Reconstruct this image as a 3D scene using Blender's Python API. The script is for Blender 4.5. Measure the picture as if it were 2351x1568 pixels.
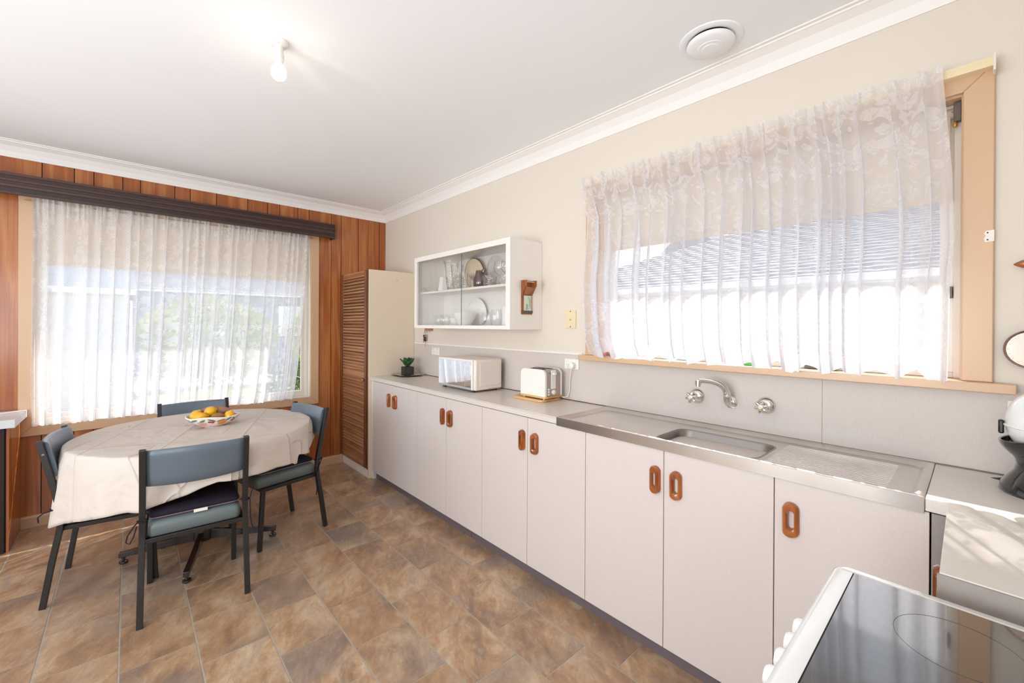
import bpy, bmesh, math, random
from math import sin, cos, pi, radians, atan2, sqrt
from mathutils import Vector, Matrix
random.seed(7)
for o in list(bpy.data.objects): bpy.data.objects.remove(o)
SC = bpy.context.scene
COL = SC.collection

# ------------------------------------------------------------------ camera
cam_d = bpy.data.cameras.new('camera'); cam = bpy.data.objects.new('camera', cam_d); COL.objects.link(cam)
cam_d.sensor_width = 36; cam_d.lens = 969.016/2351*36; cam_d.shift_y = -34.97/2351; cam_d.clip_start = .02
cr = Vector((0.67196706, 0.7405626, 0.0052259)); cu = Vector((-0.00507481, -0.0024518, 0.99998412)); cf = Vector((-0.74056365, 0.67198291, -0.00211068))
M = Matrix((cr, cu, -cf)).transposed().to_4x4(); M.translation = Vector((4.41743, -2.10626, 1.41889))
cam.matrix_world = M
SC.camera = cam
# ------------------------------------------------------------------ view, world, sun, lights
SC.view_settings.view_transform = 'Standard'; SC.view_settings.look = 'None'
SC.view_settings.gamma = 1; SC.view_settings.use_curve_mapping = False
SC.view_settings.exposure = 0.56
cy = SC.cycles
cy.max_bounces = 10; cy.diffuse_bounces = 5; cy.glossy_bounces = 4; cy.transmission_bounces = 6; cy.transparent_max_bounces = 24
cy.sample_clamp_indirect = 4; cy.caustics_reflective = False; cy.caustics_refractive = False
cy.use_denoising = True

W = bpy.data.worlds.new('world'); SC.world = W; W.use_nodes = True
wn = W.node_tree; wn.nodes.clear()
wo = wn.nodes.new('ShaderNodeOutputWorld'); wb = wn.nodes.new('ShaderNodeBackground')
wtc = wn.nodes.new('ShaderNodeTexCoord'); wsx = wn.nodes.new('ShaderNodeSeparateXYZ'); wr = wn.nodes.new('ShaderNodeValToRGB')
wn.links.new(wtc.outputs['Generated'], wsx.inputs[0]); wn.links.new(wsx.outputs['Z'], wr.inputs[0]); wn.links.new(wr.outputs[0], wb.inputs[0]); wn.links.new(wb.outputs[0], wo.inputs[0])
wr.color_ramp.elements[0].color = (.95, .97, 1, 1); wr.color_ramp.elements[1].color = (.62, .78, 1, 1)
wb.inputs[1].default_value = 1.4

SUN_DIR = Vector((.60, -1.2, -1.0)).normalized()
sd = bpy.data.lights.new('sun', 'SUN'); sun = bpy.data.objects.new('sun', sd); COL.objects.link(sun)
sun.rotation_euler = SUN_DIR.to_track_quat('-Z', 'Y').to_euler(); sun.location = (-3, 8, 8)
sd.energy = 6.0; sd.angle = radians(.6); sd.color = (1, .97, .93)

def area(name, loc, direction, sx, sy, power, color=(1, 1, 1)):
    l = bpy.data.lights.new(name, 'AREA'); l.shape = 'RECTANGLE'; l.size = sx; l.size_y = sy; l.energy = power; l.color = color
    o = bpy.data.objects.new(name, l); COL.objects.link(o); o.location = loc
    o.rotation_euler = Vector(direction).to_track_quat('-Z', 'Z').to_euler(); return o
# fill lamps added in made-up window openings opposite the sink and behind the camera
area('window_daylight', (1.45, -4.38, 1.45), (0, 1, .42), 1.5, 1.3, 14, (.86, .94, 1))
area('window_daylight', (3.55, -4.38, 1.35), (0, 1, .42), 1.7, 1.6, 56, (.86, .94, 1))
area('window_daylight', (5.06, -3.2, 1.5), (-1, 0, .5), 1.3, 1.5, 20, (.86, .94, 1))

# ------------------------------------------------------------------ helpers
def L(c): return ((c/255+.055)/1.055)**2.4 if c/255 > .04045 else c/255/12.92
def rgb(r, g, b): return (L(r), L(g), L(b), 1)
WL = {}          # object -> world location its mesh is relative to
_n = {}
class G:
    def __init__(s): s.v = []; s.f = []; s.uv = None
    def add(s, vs, fs):
        k = len(s.v); s.v += [tuple(v) for v in vs]; s.f += [tuple(i+k for i in f) for f in fs]; return s
    def box(s, x0, x1, y0, y1, z0, z1):
        x0, x1 = min(x0, x1), max(x0, x1); y0, y1 = min(y0, y1), max(y0, y1); z0, z1 = min(z0, z1), max(z0, z1)
        return s.add([(x0,y0,z0),(x1,y0,z0),(x1,y1,z0),(x0,y1,z0),(x0,y0,z1),(x1,y0,z1),(x1,y1,z1),(x0,y1,z1)],
                     [(0,3,2,1),(4,5,6,7),(0,1,5,4),(1,2,6,5),(2,3,7,6),(3,0,4,7)])
    def prism(s, pts, axis, a, b):
        # pts 2-D in the remaining axes order; extruded along axis from a to b
        def P(p, h):
            if axis == 'x': return (h, p[0], p[1])
            if axis == 'y': return (p[0], h, p[1])
            return (p[0], p[1], h)
        n = len(pts); vs = [P(p, a) for p in pts]+[P(p, b) for p in pts]
        fs = [tuple(range(n)), tuple(range(2*n-1, n-1, -1))]+[(i, n+i, n+(i+1) % n, (i+1) % n) for i in range(n)]
        return s.add(vs, fs)
    def ring_sweep(s, rings, caps=True, closed=False):
        n = len(rings[0]); k = len(rings); vs = [p for r in rings for p in r]; fs = []
        for i in range(k-1 if not closed else k):
            for j in range(n):
                a = i*n+j; b = i*n+(j+1) % n; c = ((i+1) % k)*n+(j+1) % n; d = ((i+1) % k)*n+j
                fs.append((a, b, c, d))
        if caps and not closed: fs += [tuple(range(n-1, -1, -1)), tuple(range((k-1)*n, k*n))]
        return s.add(vs, fs)
    def tube(s, pts, r, n=8, rect=None, up=(0, 0, 1), closed=False):
        pts = [Vector(p) for p in pts]; rings = []; k = len(pts); prev = None
        for i, p in enumerate(pts):
            if closed: t = pts[(i+1) % k]-pts[(i-1) % k]
            else: t = pts[min(i+1, k-1)]-pts[max(i-1, 0)]
            t.normalize()
            u = Vector(up)
            if prev is not None: u = prev
            a = u-t*u.dot(t)
            if a.length < 1e-4: a = Vector((1, 0, 0))-t*t.x
            if a.length < 1e-4: a = Vector((0, 1, 0))-t*t.y
            a.normalize(); prev = a; b = t.cross(a)
            if rect:
                w, h = rect; rings.append([p+a*q[0]*h/2+b*q[1]*w/2 for q in ((1, 1), (1, -1), (-1, -1), (-1, 1))])
            else:
                R = r[i] if isinstance(r, (list, tuple)) else r
                rings.append([p+(a*cos(2*pi*j/n)+b*sin(2*pi*j/n))*R for j in range(n)])
        return s.ring_sweep(rings, closed=closed)
    def cyl(s, p0, p1, r, r1=None, n=20): return s.tube([p0, p1], [r, r if r1 is None else r1], n)
    def lathe(s, prof, c, n=28, axis='z', sx=1, sy=1):
        rings = []
        for (r, h) in prof:
            ring = []
            for j in range(n):
                a = 2*pi*j/n; x = max(r, 1e-5)*cos(a)*sx; y = max(r, 1e-5)*sin(a)*sy
                if axis == 'z': q = (c[0]+x, c[1]+y, c[2]+h)
                elif axis == 'y': q = (c[0]+x, c[1]+h, c[2]+y)
                else: q = (c[0]+h, c[1]+x, c[2]+y)
                ring.append(q)
            rings.append(ring)
        return s.ring_sweep(rings)
    def ell(s, c, rx, ry, rz, n=20, m=12, rot=None, fn=None):
        rings = []
        for i in range(1, m):
            ph = pi*i/m; ring = []
            for j in range(n):
                a = 2*pi*j/n; q = Vector((rx*sin(ph)*cos(a), ry*sin(ph)*sin(a), rz*cos(ph)))
                if fn: q = fn(q)
                if rot: q = rot @ q
                ring.append(tuple(q+Vector(c)))
            rings.append(ring)
        return s.ring_sweep(rings)
    def grid(s, rows, uvf=None):
        n = len(rows[0]); k0 = len(s.v)
        for r in rows: s.v += [tuple(p) for p in r]
        for i in range(len(rows)-1):
            for j in range(n-1):
                a = k0+i*n+j; s.f.append((a, a+1, a+n+1, a+n))
        return s
def _name(n): return n
def mesh_of(g, name, off, m, smooth=True, uv=None, angle=38):
    me = bpy.data.meshes.new(name); me.from_pydata([(v[0]-off[0], v[1]-off[1], v[2]-off[2]) for v in g.v], [], g.f)
    bm = bmesh.new(); bm.from_mesh(me); bmesh.ops.recalc_face_normals(bm, faces=bm.faces) if uv is None else None; bm.to_mesh(me); bm.free()
    if uv is not None:
        l = me.uv_layers.new(name='uv'); 
        for li, lo in enumerate(me.loops): l.data[li].uv = uv[lo.vertex_index]
    if smooth:
        me.shade_smooth(); me.set_sharp_from_angle(angle=radians(angle))
    if m: me.materials.append(m)
    return me
def thing(name, label, cat, loc, group=None, kind=None):
    o = bpy.data.objects.new(name, None); COL.objects.link(o); o.location = loc; o.empty_display_size = .05
    WL[o] = Vector(loc)
    if label: o['label'] = label
    if cat: o['category'] = cat
    if group: o['group'] = group
    if kind: o['kind'] = kind
    return o
def part(name, g, m, parent, bev=0, smooth=True, label=None, uv=None, mods=None, kind=None, angle=38, seg=2):
    off = WL[parent]
    o = bpy.data.objects.new(name, mesh_of(g, name, off, m, smooth, uv, angle)); COL.objects.link(o); o.parent = parent; WL[o] = off
    if bev:
        b = o.modifiers.new('bevel', 'BEVEL'); b.width = bev; b.segments = seg; b.limit_method = 'ANGLE'; b.angle_limit = radians(40)
    if mods: mods(o)
    if label: o['label'] = label
    if kind: o['kind'] = kind
    return o
def solo(name, g, m, label=None, cat=None, group=None, kind=None, bev=0, smooth=True, uv=None, mods=None, angle=38, origin=None):
    xs = [v[0] for v in g.v]; ys = [v[1] for v in g.v]; zs = [v[2] for v in g.v]
    off = Vector(origin) if origin else Vector(((min(xs)+max(xs))/2, (min(ys)+max(ys))/2, min(zs)))
    o = bpy.data.objects.new(name, mesh_of(g, name, off, m, smooth, uv, angle)); COL.objects.link(o); o.location = off; WL[o] = off
    if bev:
        b = o.modifiers.new('bevel', 'BEVEL'); b.width = bev; b.segments = 2; b.limit_method = 'ANGLE'; b.angle_limit = radians(40)
    if mods: mods(o)
    if label: o['label'] = label
    if cat: o['category'] = cat
    if group: o['group'] = group
    if kind: o['kind'] = kind
    return o
def copy_tree(o, parent=None):
    c = o.copy(); COL.objects.link(c); c.parent = parent
    for ch in [x for x in KIDS.get(o, [])]:
        copy_tree(ch, c)
    return c
KIDS = {}
def index_kids():
    KIDS.clear()
    for o in bpy.data.objects:
        if o.parent: KIDS.setdefault(o.parent, []).append(o)

# ------------------------------------------------------------------ node helpers / materials
class N:
    def __init__(s, name):
        s.m = bpy.data.materials.new(name); s.m.use_nodes = True; s.t = s.m.node_tree; s.t.nodes.clear()
        s.out = s.t.nodes.new('ShaderNodeOutputMaterial'); s._tc = None
    def n(s, typ, **kw):
        x = s.t.nodes.new(typ)
        for k, v in kw.items(): setattr(x, k, v)
        return x
    def l(s, a, b): s.t.links.new(a, b)
    def set(s, sock, v):
        if isinstance(v, bpy.types.NodeSocket): s.l(v, sock)
        elif v is not None: sock.default_value = v
    def math(s, op, a, b=None, c=None, clamp=False):
        x = s.n('ShaderNodeMath', operation=op); x.use_clamp = clamp
        s.set(x.inputs[0], a)
        if b is not None: s.set(x.inputs[1], b)
        if c is not None: s.set(x.inputs[2], c)
        return x.outputs[0]
    def tc(s, which='Object'):
        if not s._tc: s._tc = s.n('ShaderNodeTexCoord')
        return s._tc.outputs[which]
    def vmul(s, v, sc):
        x = s.n('ShaderNodeVectorMath', operation='MULTIPLY'); s.set(x.inputs[0], v); s.set(x.inputs[1], sc); return x.outputs[0]
    def vadd(s, v, w):
        x = s.n('ShaderNodeVectorMath', operation='ADD'); s.set(x.inputs[0], v); s.set(x.inputs[1], w); return x.outputs[0]
    def rnd(s): return s.n('ShaderNodeObjectInfo').outputs['Random']
    def rndvec(s, k=17.0):
        r = s.math('MULTIPLY', s.rnd(), k); r2 = s.math('MULTIPLY', s.rnd(), k*3.7)
        c = s.n('ShaderNodeCombineXYZ'); s.l(r, c.inputs[0]); s.l(r2, c.inputs[1]); s.l(r, c.inputs[2]); return c.outputs[0]
    def noise(s, v, scale, detail=4, rough=.55, dist=0):
        x = s.n('ShaderNodeTexNoise'); s.set(x.inputs['Vector'], v); x.inputs['Scale'].default_value = scale; x.inputs['Detail'].default_value = detail
        x.inputs['Roughness'].default_value = rough; x.inputs['Distortion'].default_value = dist; return x.outputs['Fac']
    def ramp(s, f, stops, interp='LINEAR'):
        x = s.n('ShaderNodeValToRGB'); s.l(f, x.inputs[0]); e = x.color_ramp; e.interpolation = interp
        while len(e.elements) < len(stops): e.elements.new(.5)
        for i, (p, c) in enumerate(stops): e.elements[i].position = p; e.elements[i].color = c if len(c) == 4 else (*c, 1)
        return x.outputs[0]
    def mix(s, f, a, b, mode='MIX'):
        x = s.n('ShaderNodeMix', data_type='RGBA', blend_type=mode); s.set(x.inputs[0], f); s.set(x.inputs[6], a); s.set(x.inputs[7], b); return x.outputs[2]
    def bump(s, h, strength=.2, dist=.01, normal=None):
        x = s.n('ShaderNodeBump'); x.inputs['Strength'].default_value = strength; x.inputs['Distance'].default_value = dist; s.l(h, x.inputs['Height'])
        if normal: s.l(normal, x.inputs['Normal'])
        return x.outputs[0]
    def bsdf(s, color, rough=.5, metal=0, normal=None, spec=.5, coat=0, **kw):
        x = s.n('ShaderNodeBsdfPrincipled'); s.set(x.inputs['Base Color'], color); s.set(x.inputs['Roughness'], rough); s.set(x.inputs['Metallic'], metal)
        x.inputs['Specular IOR Level'].default_value = spec; x.inputs['Coat Weight'].default_value = coat; x.inputs['Coat Roughness'].default_value = .1
        if normal: s.l(normal, x.inputs['Normal'])
        for k, v in kw.items(): s.set(x.inputs[k], v)
        return x.outputs[0]
    def done(s, sh): s.l(sh, s.out.inputs[0]); return s.m
def plain(name, c, rough=.5, metal=0, spec=.5, coat=0, var=.04, scale=30, bump=0, **kw):
    s = N(name); v = s.tc(); f = s.noise(v, scale, 3)
    c2 = tuple(x*(1-var*2) for x in c[:3])+(1,)
    col = s.mix(f, c2, tuple(min(1, x*(1+var)) for x in c[:3])+(1,))
    nm = s.bump(f, bump, .004) if bump else None
    return s.done(s.bsdf(col, rough, metal, nm, spec, coat, **kw))
def wood(name, dark, mid, light, stretch=(28, 28, 1.1), rough=.35, coat=.2, axis=None, fig=.5, rw=.62, fw=.42):
    s = N(name); v = s.vadd(s.tc(), s.rndvec()); g = s.vmul(v, stretch)
    warp = s.noise(s.vmul(v, (stretch[0]*.12, stretch[1]*.12, stretch[2]*.8)), 1.0, 2)
    w = s.math('ADD', s.math('MULTIPLY', warp, 7*fig), s.math('MULTIPLY', s.noise(g, .35, 3), 2.4))
    rings = s.math('PINGPONG', w, .5); rings = s.math('MULTIPLY', rings, 2)
    fine = s.noise(g, 3.5, 4, .6)
    f = s.math('ADD', s.math('MULTIPLY', rings, rw), s.math('MULTIPLY', fine, fw), clamp=True)
    col = s.ramp(f, [(.12, dark), (.5, mid), (.92, light)])
    col = s.mix(s.math('MULTIPLY', s.rnd(), .25), col, dark)
    return s.done(s.bsdf(col, rough, 0, s.bump(fine, .06, .003), .5, coat))
def glassy(name, tint=(1, 1, 1, 1), gain=1.0, rough=.0, facet=0, base=0.0, ior=1.5):
    s = N(name); tr = s.n('ShaderNodeBsdfTransparent'); tr.inputs[0].default_value = tint
    gl = s.n('ShaderNodeBsdfGlossy'); gl.inputs['Roughness'].default_value = rough
    ge = s.n('ShaderNodeNewGeometry'); dt = s.n('ShaderNodeVectorMath', operation='DOT_PRODUCT'); s.l(ge.outputs['Normal'], dt.inputs[0]); s.l(ge.outputs['Incoming'], dt.inputs[1])
    if facet:
        vo = s.n('ShaderNodeTexVoronoi'); vo.inputs['Scale'].default_value = facet; s.l(s.tc(), vo.inputs['Vector'])
        nm = s.bump(vo.outputs['Distance'], .5, .01); s.l(nm, dt.inputs[0]); s.l(nm, gl.inputs['Normal'])
    # thin glass: Schlick reflectance from the angle between surface and viewing ray, same on both faces
    sch = s.math('POWER', s.math('SUBTRACT', 1.0, s.math('ABSOLUTE', dt.outputs['Value'])), 5.0)
    f = s.math('ADD', s.math('MULTIPLY', s.math('ADD', s.math('MULTIPLY', sch, .96), .04), gain), base, clamp=True)
    mx = s.n('ShaderNodeMixShader'); s.l(f, mx.inputs[0]); s.l(tr.outputs[0], mx.inputs[1]); s.l(gl.outputs[0], mx.inputs[2])
    return s.done(mx.outputs[0])
def linen(name, c, c2, rough=.45, scale=1.0, spec=.4):
    # laminate printed with a fine woven pattern
    s = N(name); v = s.tc()
    a = s.noise(s.vmul(v, (90*scale, 90*scale, 620*scale)), 1, 2); b = s.noise(s.vmul(v, (620*scale, 620*scale, 90*scale)), 1, 2); big = s.noise(v, 3.0, 3)
    f = s.math('ADD', s.math('MULTIPLY', a, .45), s.math('MULTIPLY', b, .45)); f = s.math('ADD', f, s.math('MULTIPLY', big, .12))
    col = s.ramp(f, [(.25, c2), (.7, c)])
    return s.done(s.bsdf(col, rough, 0, s.bump(f, .05, .002), spec))

m_wall = plain('wall_paint', rgb(224, 214, 201), .75, var=.015, scale=2.5, spec=.25)
m_ceil = plain('ceiling_paint', rgb(247, 248, 250), .8, var=.008, scale=2, spec=.2)
m_corn = plain('cornice_paint', rgb(242, 238, 235), .55, var=.01, scale=4, spec=.35)
m_peach = plain('peach_gloss_paint', rgb(208, 172, 138), .33, var=.02, scale=6, spec=.5)
m_white = plain('white_gloss_paint', rgb(240, 234, 228), .3, var=.01, scale=8)
m_frame = plain('window_frame_paint', rgb(232, 224, 212), .45, var=.02, scale=20)
m_panel = wood('panelling_wood', rgb(136, 68, 28), rgb(172, 98, 46), rgb(204, 142, 82), (40, 40, .9), .28, .25, fig=.45, rw=.42, fw=.6)
m_groove = plain('groove_black', rgb(40, 22, 12), .7)
m_pelmet = wood('pelmet_wood', rgb(38, 22, 18), rgb(50, 29, 24), rgb(62, 37, 30), (20, 1.0, 20), .4, .1)
m_louvre = wood('louvre_wood', rgb(136, 88, 58), rgb(172, 120, 84), rgb(202, 152, 114), (1.2, 30, 30), .3, .3)
m_louvre_v = wood('louvre_stile_wood', rgb(88, 50, 30), rgb(116, 70, 46), rgb(140, 90, 62), (30, 30, 1.2), .3, .3)
m_handle = wood('handle_wood', rgb(116, 58, 20), rgb(152, 82, 32), rgb(178, 104, 46), (30, 30, 4), .22, .5)
m_bamboo = wood('bamboo_board', rgb(186, 132, 76), rgb(214, 166, 106), rgb(230, 190, 136), (3, 30, 30), .45, .0)
m_lam = linen('laminate_linen', rgb(219, 209, 204), rgb(208, 196, 190), .42)
m_top = linen('worktop_laminate', rgb(224, 215, 206), rgb(212, 202, 192), .3, .8)
m_splash = linen('splash_laminate', rgb(214, 203, 195), rgb(202, 190, 181), .42, .8)
m_side = plain('pantry_side_paint', rgb(228, 212, 190), .5, var=.02, scale=3)
m_kick = plain('kickboard', rgb(110, 98, 102), .45, var=.03)
m_fascia = plain('fascia_taupe', rgb(160, 151, 144), .5, var=.06, scale=60)
m_dark = plain('black_frame_metal', rgb(38, 36, 36), .35, .0, var=.1, scale=50)
m_pedestal = plain('brown_black_enamel', rgb(40, 28, 26), .22, 0, coat=.4)
m_vinyl = plain('blue_vinyl', rgb(98, 110, 122), .3, var=.05, scale=7, bump=.05)
m_vinyl2 = plain('blue_green_vinyl', rgb(102, 113, 114), .4, var=.05, scale=7, bump=.05)
m_navy = plain('navy_cushion_cloth', rgb(38, 32, 44), .85, var=.12, scale=25, bump=.3, spec=.2)
m_mauve = plain('mauve_piping_cloth', rgb(150, 128, 136), .85, var=.08, scale=60, bump=.2)
m_black = plain('black_plastic', rgb(28, 28, 30), .25)
m_blackgloss = plain('black_gloss_plastic', rgb(24, 25, 28), .1, coat=.8)
m_plast = plain('white_plastic', rgb(238, 234, 228), .3, var=.01)
m_cream = plain('cream_plastic', rgb(232, 214, 176), .35, var=.02)
m_enamel = plain('white_enamel', rgb(238, 238, 236), .18, coat=.6, var=.005)
m_micro = plain('microwave_cream', rgb(233, 222, 212), .3, var=.01)
m_mirror = plain('mirror_glass', rgb(225, 228, 232), .03, .85, var=0)
m_chrome = plain('chrome', rgb(225, 222, 220), .07, 1, var=.02)
m_darkmetal = plain('worn_metal', rgb(110, 100, 92), .35, .9, var=.15)
m_brass = plain('brass_wire', rgb(190, 150, 80), .35, .8)
m_soil = plain('dark_stone_pot', rgb(52, 48, 48), .7, var=.15, scale=80, bump=.3)
m_leafm = plain('succulent_leaf', rgb(44, 92, 48), .45, var=.3, scale=18)
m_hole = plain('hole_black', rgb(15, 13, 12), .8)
m_paper = plain('green_card', rgb(214, 226, 206), .6)
m_ink = plain('printed_ink', rgb(60, 84, 66), .7)
m_tag = plain('white_tag', rgb(236, 230, 220), .6)
m_porc = plain('white_porcelain', rgb(240, 236, 228), .3, coat=.1, var=.01)
m_clip = plain('green_clip', rgb(70, 210, 70), .35)
m_pink = plain('pink_plastic', rgb(226, 140, 150), .35)
m_purple = plain('purple_cap', rgb(150, 70, 140), .35)
m_amberbox = plain('amber_bottle', rgb(190, 110, 40), .3)

def steel():
    s = N('brushed_steel'); v = s.tc(); f = s.noise(s.vmul(v, (2, 90, 90)), 1, 2); big = s.noise(v, 5, 2)
    r = .27
    col = s.ramp(big, [(.3, rgb(214, 208, 204)), (.7, rgb(228, 224, 220))])
    return s.done(s.bsdf(col, r, 1))
m_steel = steel()

def tile_mat():
    s = N('stone_look_vinyl'); v = s.vadd(s.tc(), s.rndvec(31))
    rot = s.n('ShaderNodeVectorRotate'); rot.inputs['Angle'].default_value = .5; s.l(v, rot.inputs['Vector']); v = rot.outputs[0]
    vv = s.vmul(v, (1, 2.0, 1))
    a = s.noise(vv, 2.6, 5, .55, .6); b = s.noise(vv, 7, 6, .66, .9); c = s.noise(v, 70, 3, .7); lg = s.noise(v, 1.7, 2, .5, .5)
    col = s.ramp(a, [(.30, rgb(118, 104, 96)), (.42, rgb(156, 124, 98)), (.52, rgb(184, 148, 114)), (.62, rgb(202, 176, 146)), (.74, rgb(164, 154, 146))])
    col2 = s.ramp(b, [(.36, rgb(108, 88, 76)), (.5, rgb(176, 138, 104)), (.66, rgb(222, 202, 174))])
    col = s.mix(.34, col, col2)
    col = s.mix(s.ramp(lg, [(.5, (0, 0, 0)), (.62, (.5, .5, .5))]), col, rgb(128, 122, 120))
    # a cleft edge across each slab
    d = s.noise(vv, 2.4, 3, .5, .3); crack = s.math('ABSOLUTE', s.math('SUBTRACT', d, .5)); crack = s.math('LESS_THAN', crack, .0028)
    fg = s.noise(s.vmul(v, (1, 2, 1)), 28, 5, .75); col = s.mix(s.ramp(fg, [(.35, (.2, .2, .2)), (.48, (0, 0, 0))]), col, rgb(96, 78, 66)); col = s.mix(s.ramp(fg, [(.57, (0, 0, 0)), (.74, (.35, .35, .35))]), col, rgb(226, 206, 178))
    col = s.mix(s.math('MULTIPLY', crack, .22), col, rgb(86, 72, 62))
    warm = s.n('ShaderNodeObjectInfo').outputs['Random']
    col = s.mix(s.math('MULTIPLY', warm, .38), col, rgb(146, 110, 82))
    sp = s.math('GREATER_THAN', c, .66); col = s.mix(s.math('MULTIPLY', sp, .3), col, rgb(214, 190, 160))
    h = s.math('ADD', s.math('MULTIPLY', a, 1.0), s.math('MULTIPLY', b, .5))
    rough = s.math('ADD', s.math('MULTIPLY', c, .15), .23)
    return s.done(s.bsdf(col, rough, 0, s.bump(s.math('ADD', h, s.math('MULTIPLY', fg, .35)), .25, .006), .6))
m_tile = tile_mat()
m_grout = plain('grout', rgb(172, 162, 148), .7, var=.08)

def cloth_mat(name, base, dark, scale=1, bump=.5, wrinkle=True):
    s = N(name); v = s.tc()
    f = s.noise(v, 400, 2); rot = s.n('ShaderNodeVectorRotate'); rot.inputs['Angle'].default_value = .35; s.l(v, rot.inputs['Vector']); vr = rot.outputs[0]
    sp = s.n('ShaderNodeSeparateXYZ'); s.l(vr, sp.inputs[0]); lowz = s.noise(v, 5, 3, .5, .4)
    w1 = s.noise(s.vmul(vr, (.8, 6, 3)), 1.3, 0, .4, .1); gate = s.ramp(s.noise(v, 2.2, 1), [(.48, (0, 0, 0)), (.6, (1, 1, 1))])
    def crease(w, c, k): return s.math('POWER', 2.718, s.math('MULTIPLY', s.math('ABSOLUTE', s.math('SUBTRACT', w, c)), -k))
    def fold(u, P): return crease(s.math('PINGPONG', s.math('ADD', u, .07), P), 0.0, 220)
    h = s.math('ADD', s.math('MULTIPLY', crease(w1, .5, 130), s.math('MULTIPLY', gate, .9)), s.math('MULTIPLY', lowz, 1.6))
    h = s.math('ADD', h, s.math('MULTIPLY', s.math('ADD', fold(sp.outputs[0], .21), fold(sp.outputs[1], .17)), .4))
    st = s.noise(v, 5, 4, .6, 2); st = s.ramp(st, [(.63, (0, 0, 0)), (.70, (1, 1, 1))])
    col = s.mix(f, base, dark)
    col = s.mix(s.math('MULTIPLY', st, .18), col, rgb(196, 160, 116))
    n = s.bump(h, bump, .03)
    return s.done(s.bsdf(col, .85, 0, s.bump(f, .1, .001, n), .15))
m_cloth = cloth_mat('tablecloth_cotton', rgb(213, 202, 193), rgb(203, 191, 181), bump=.48)

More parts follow.
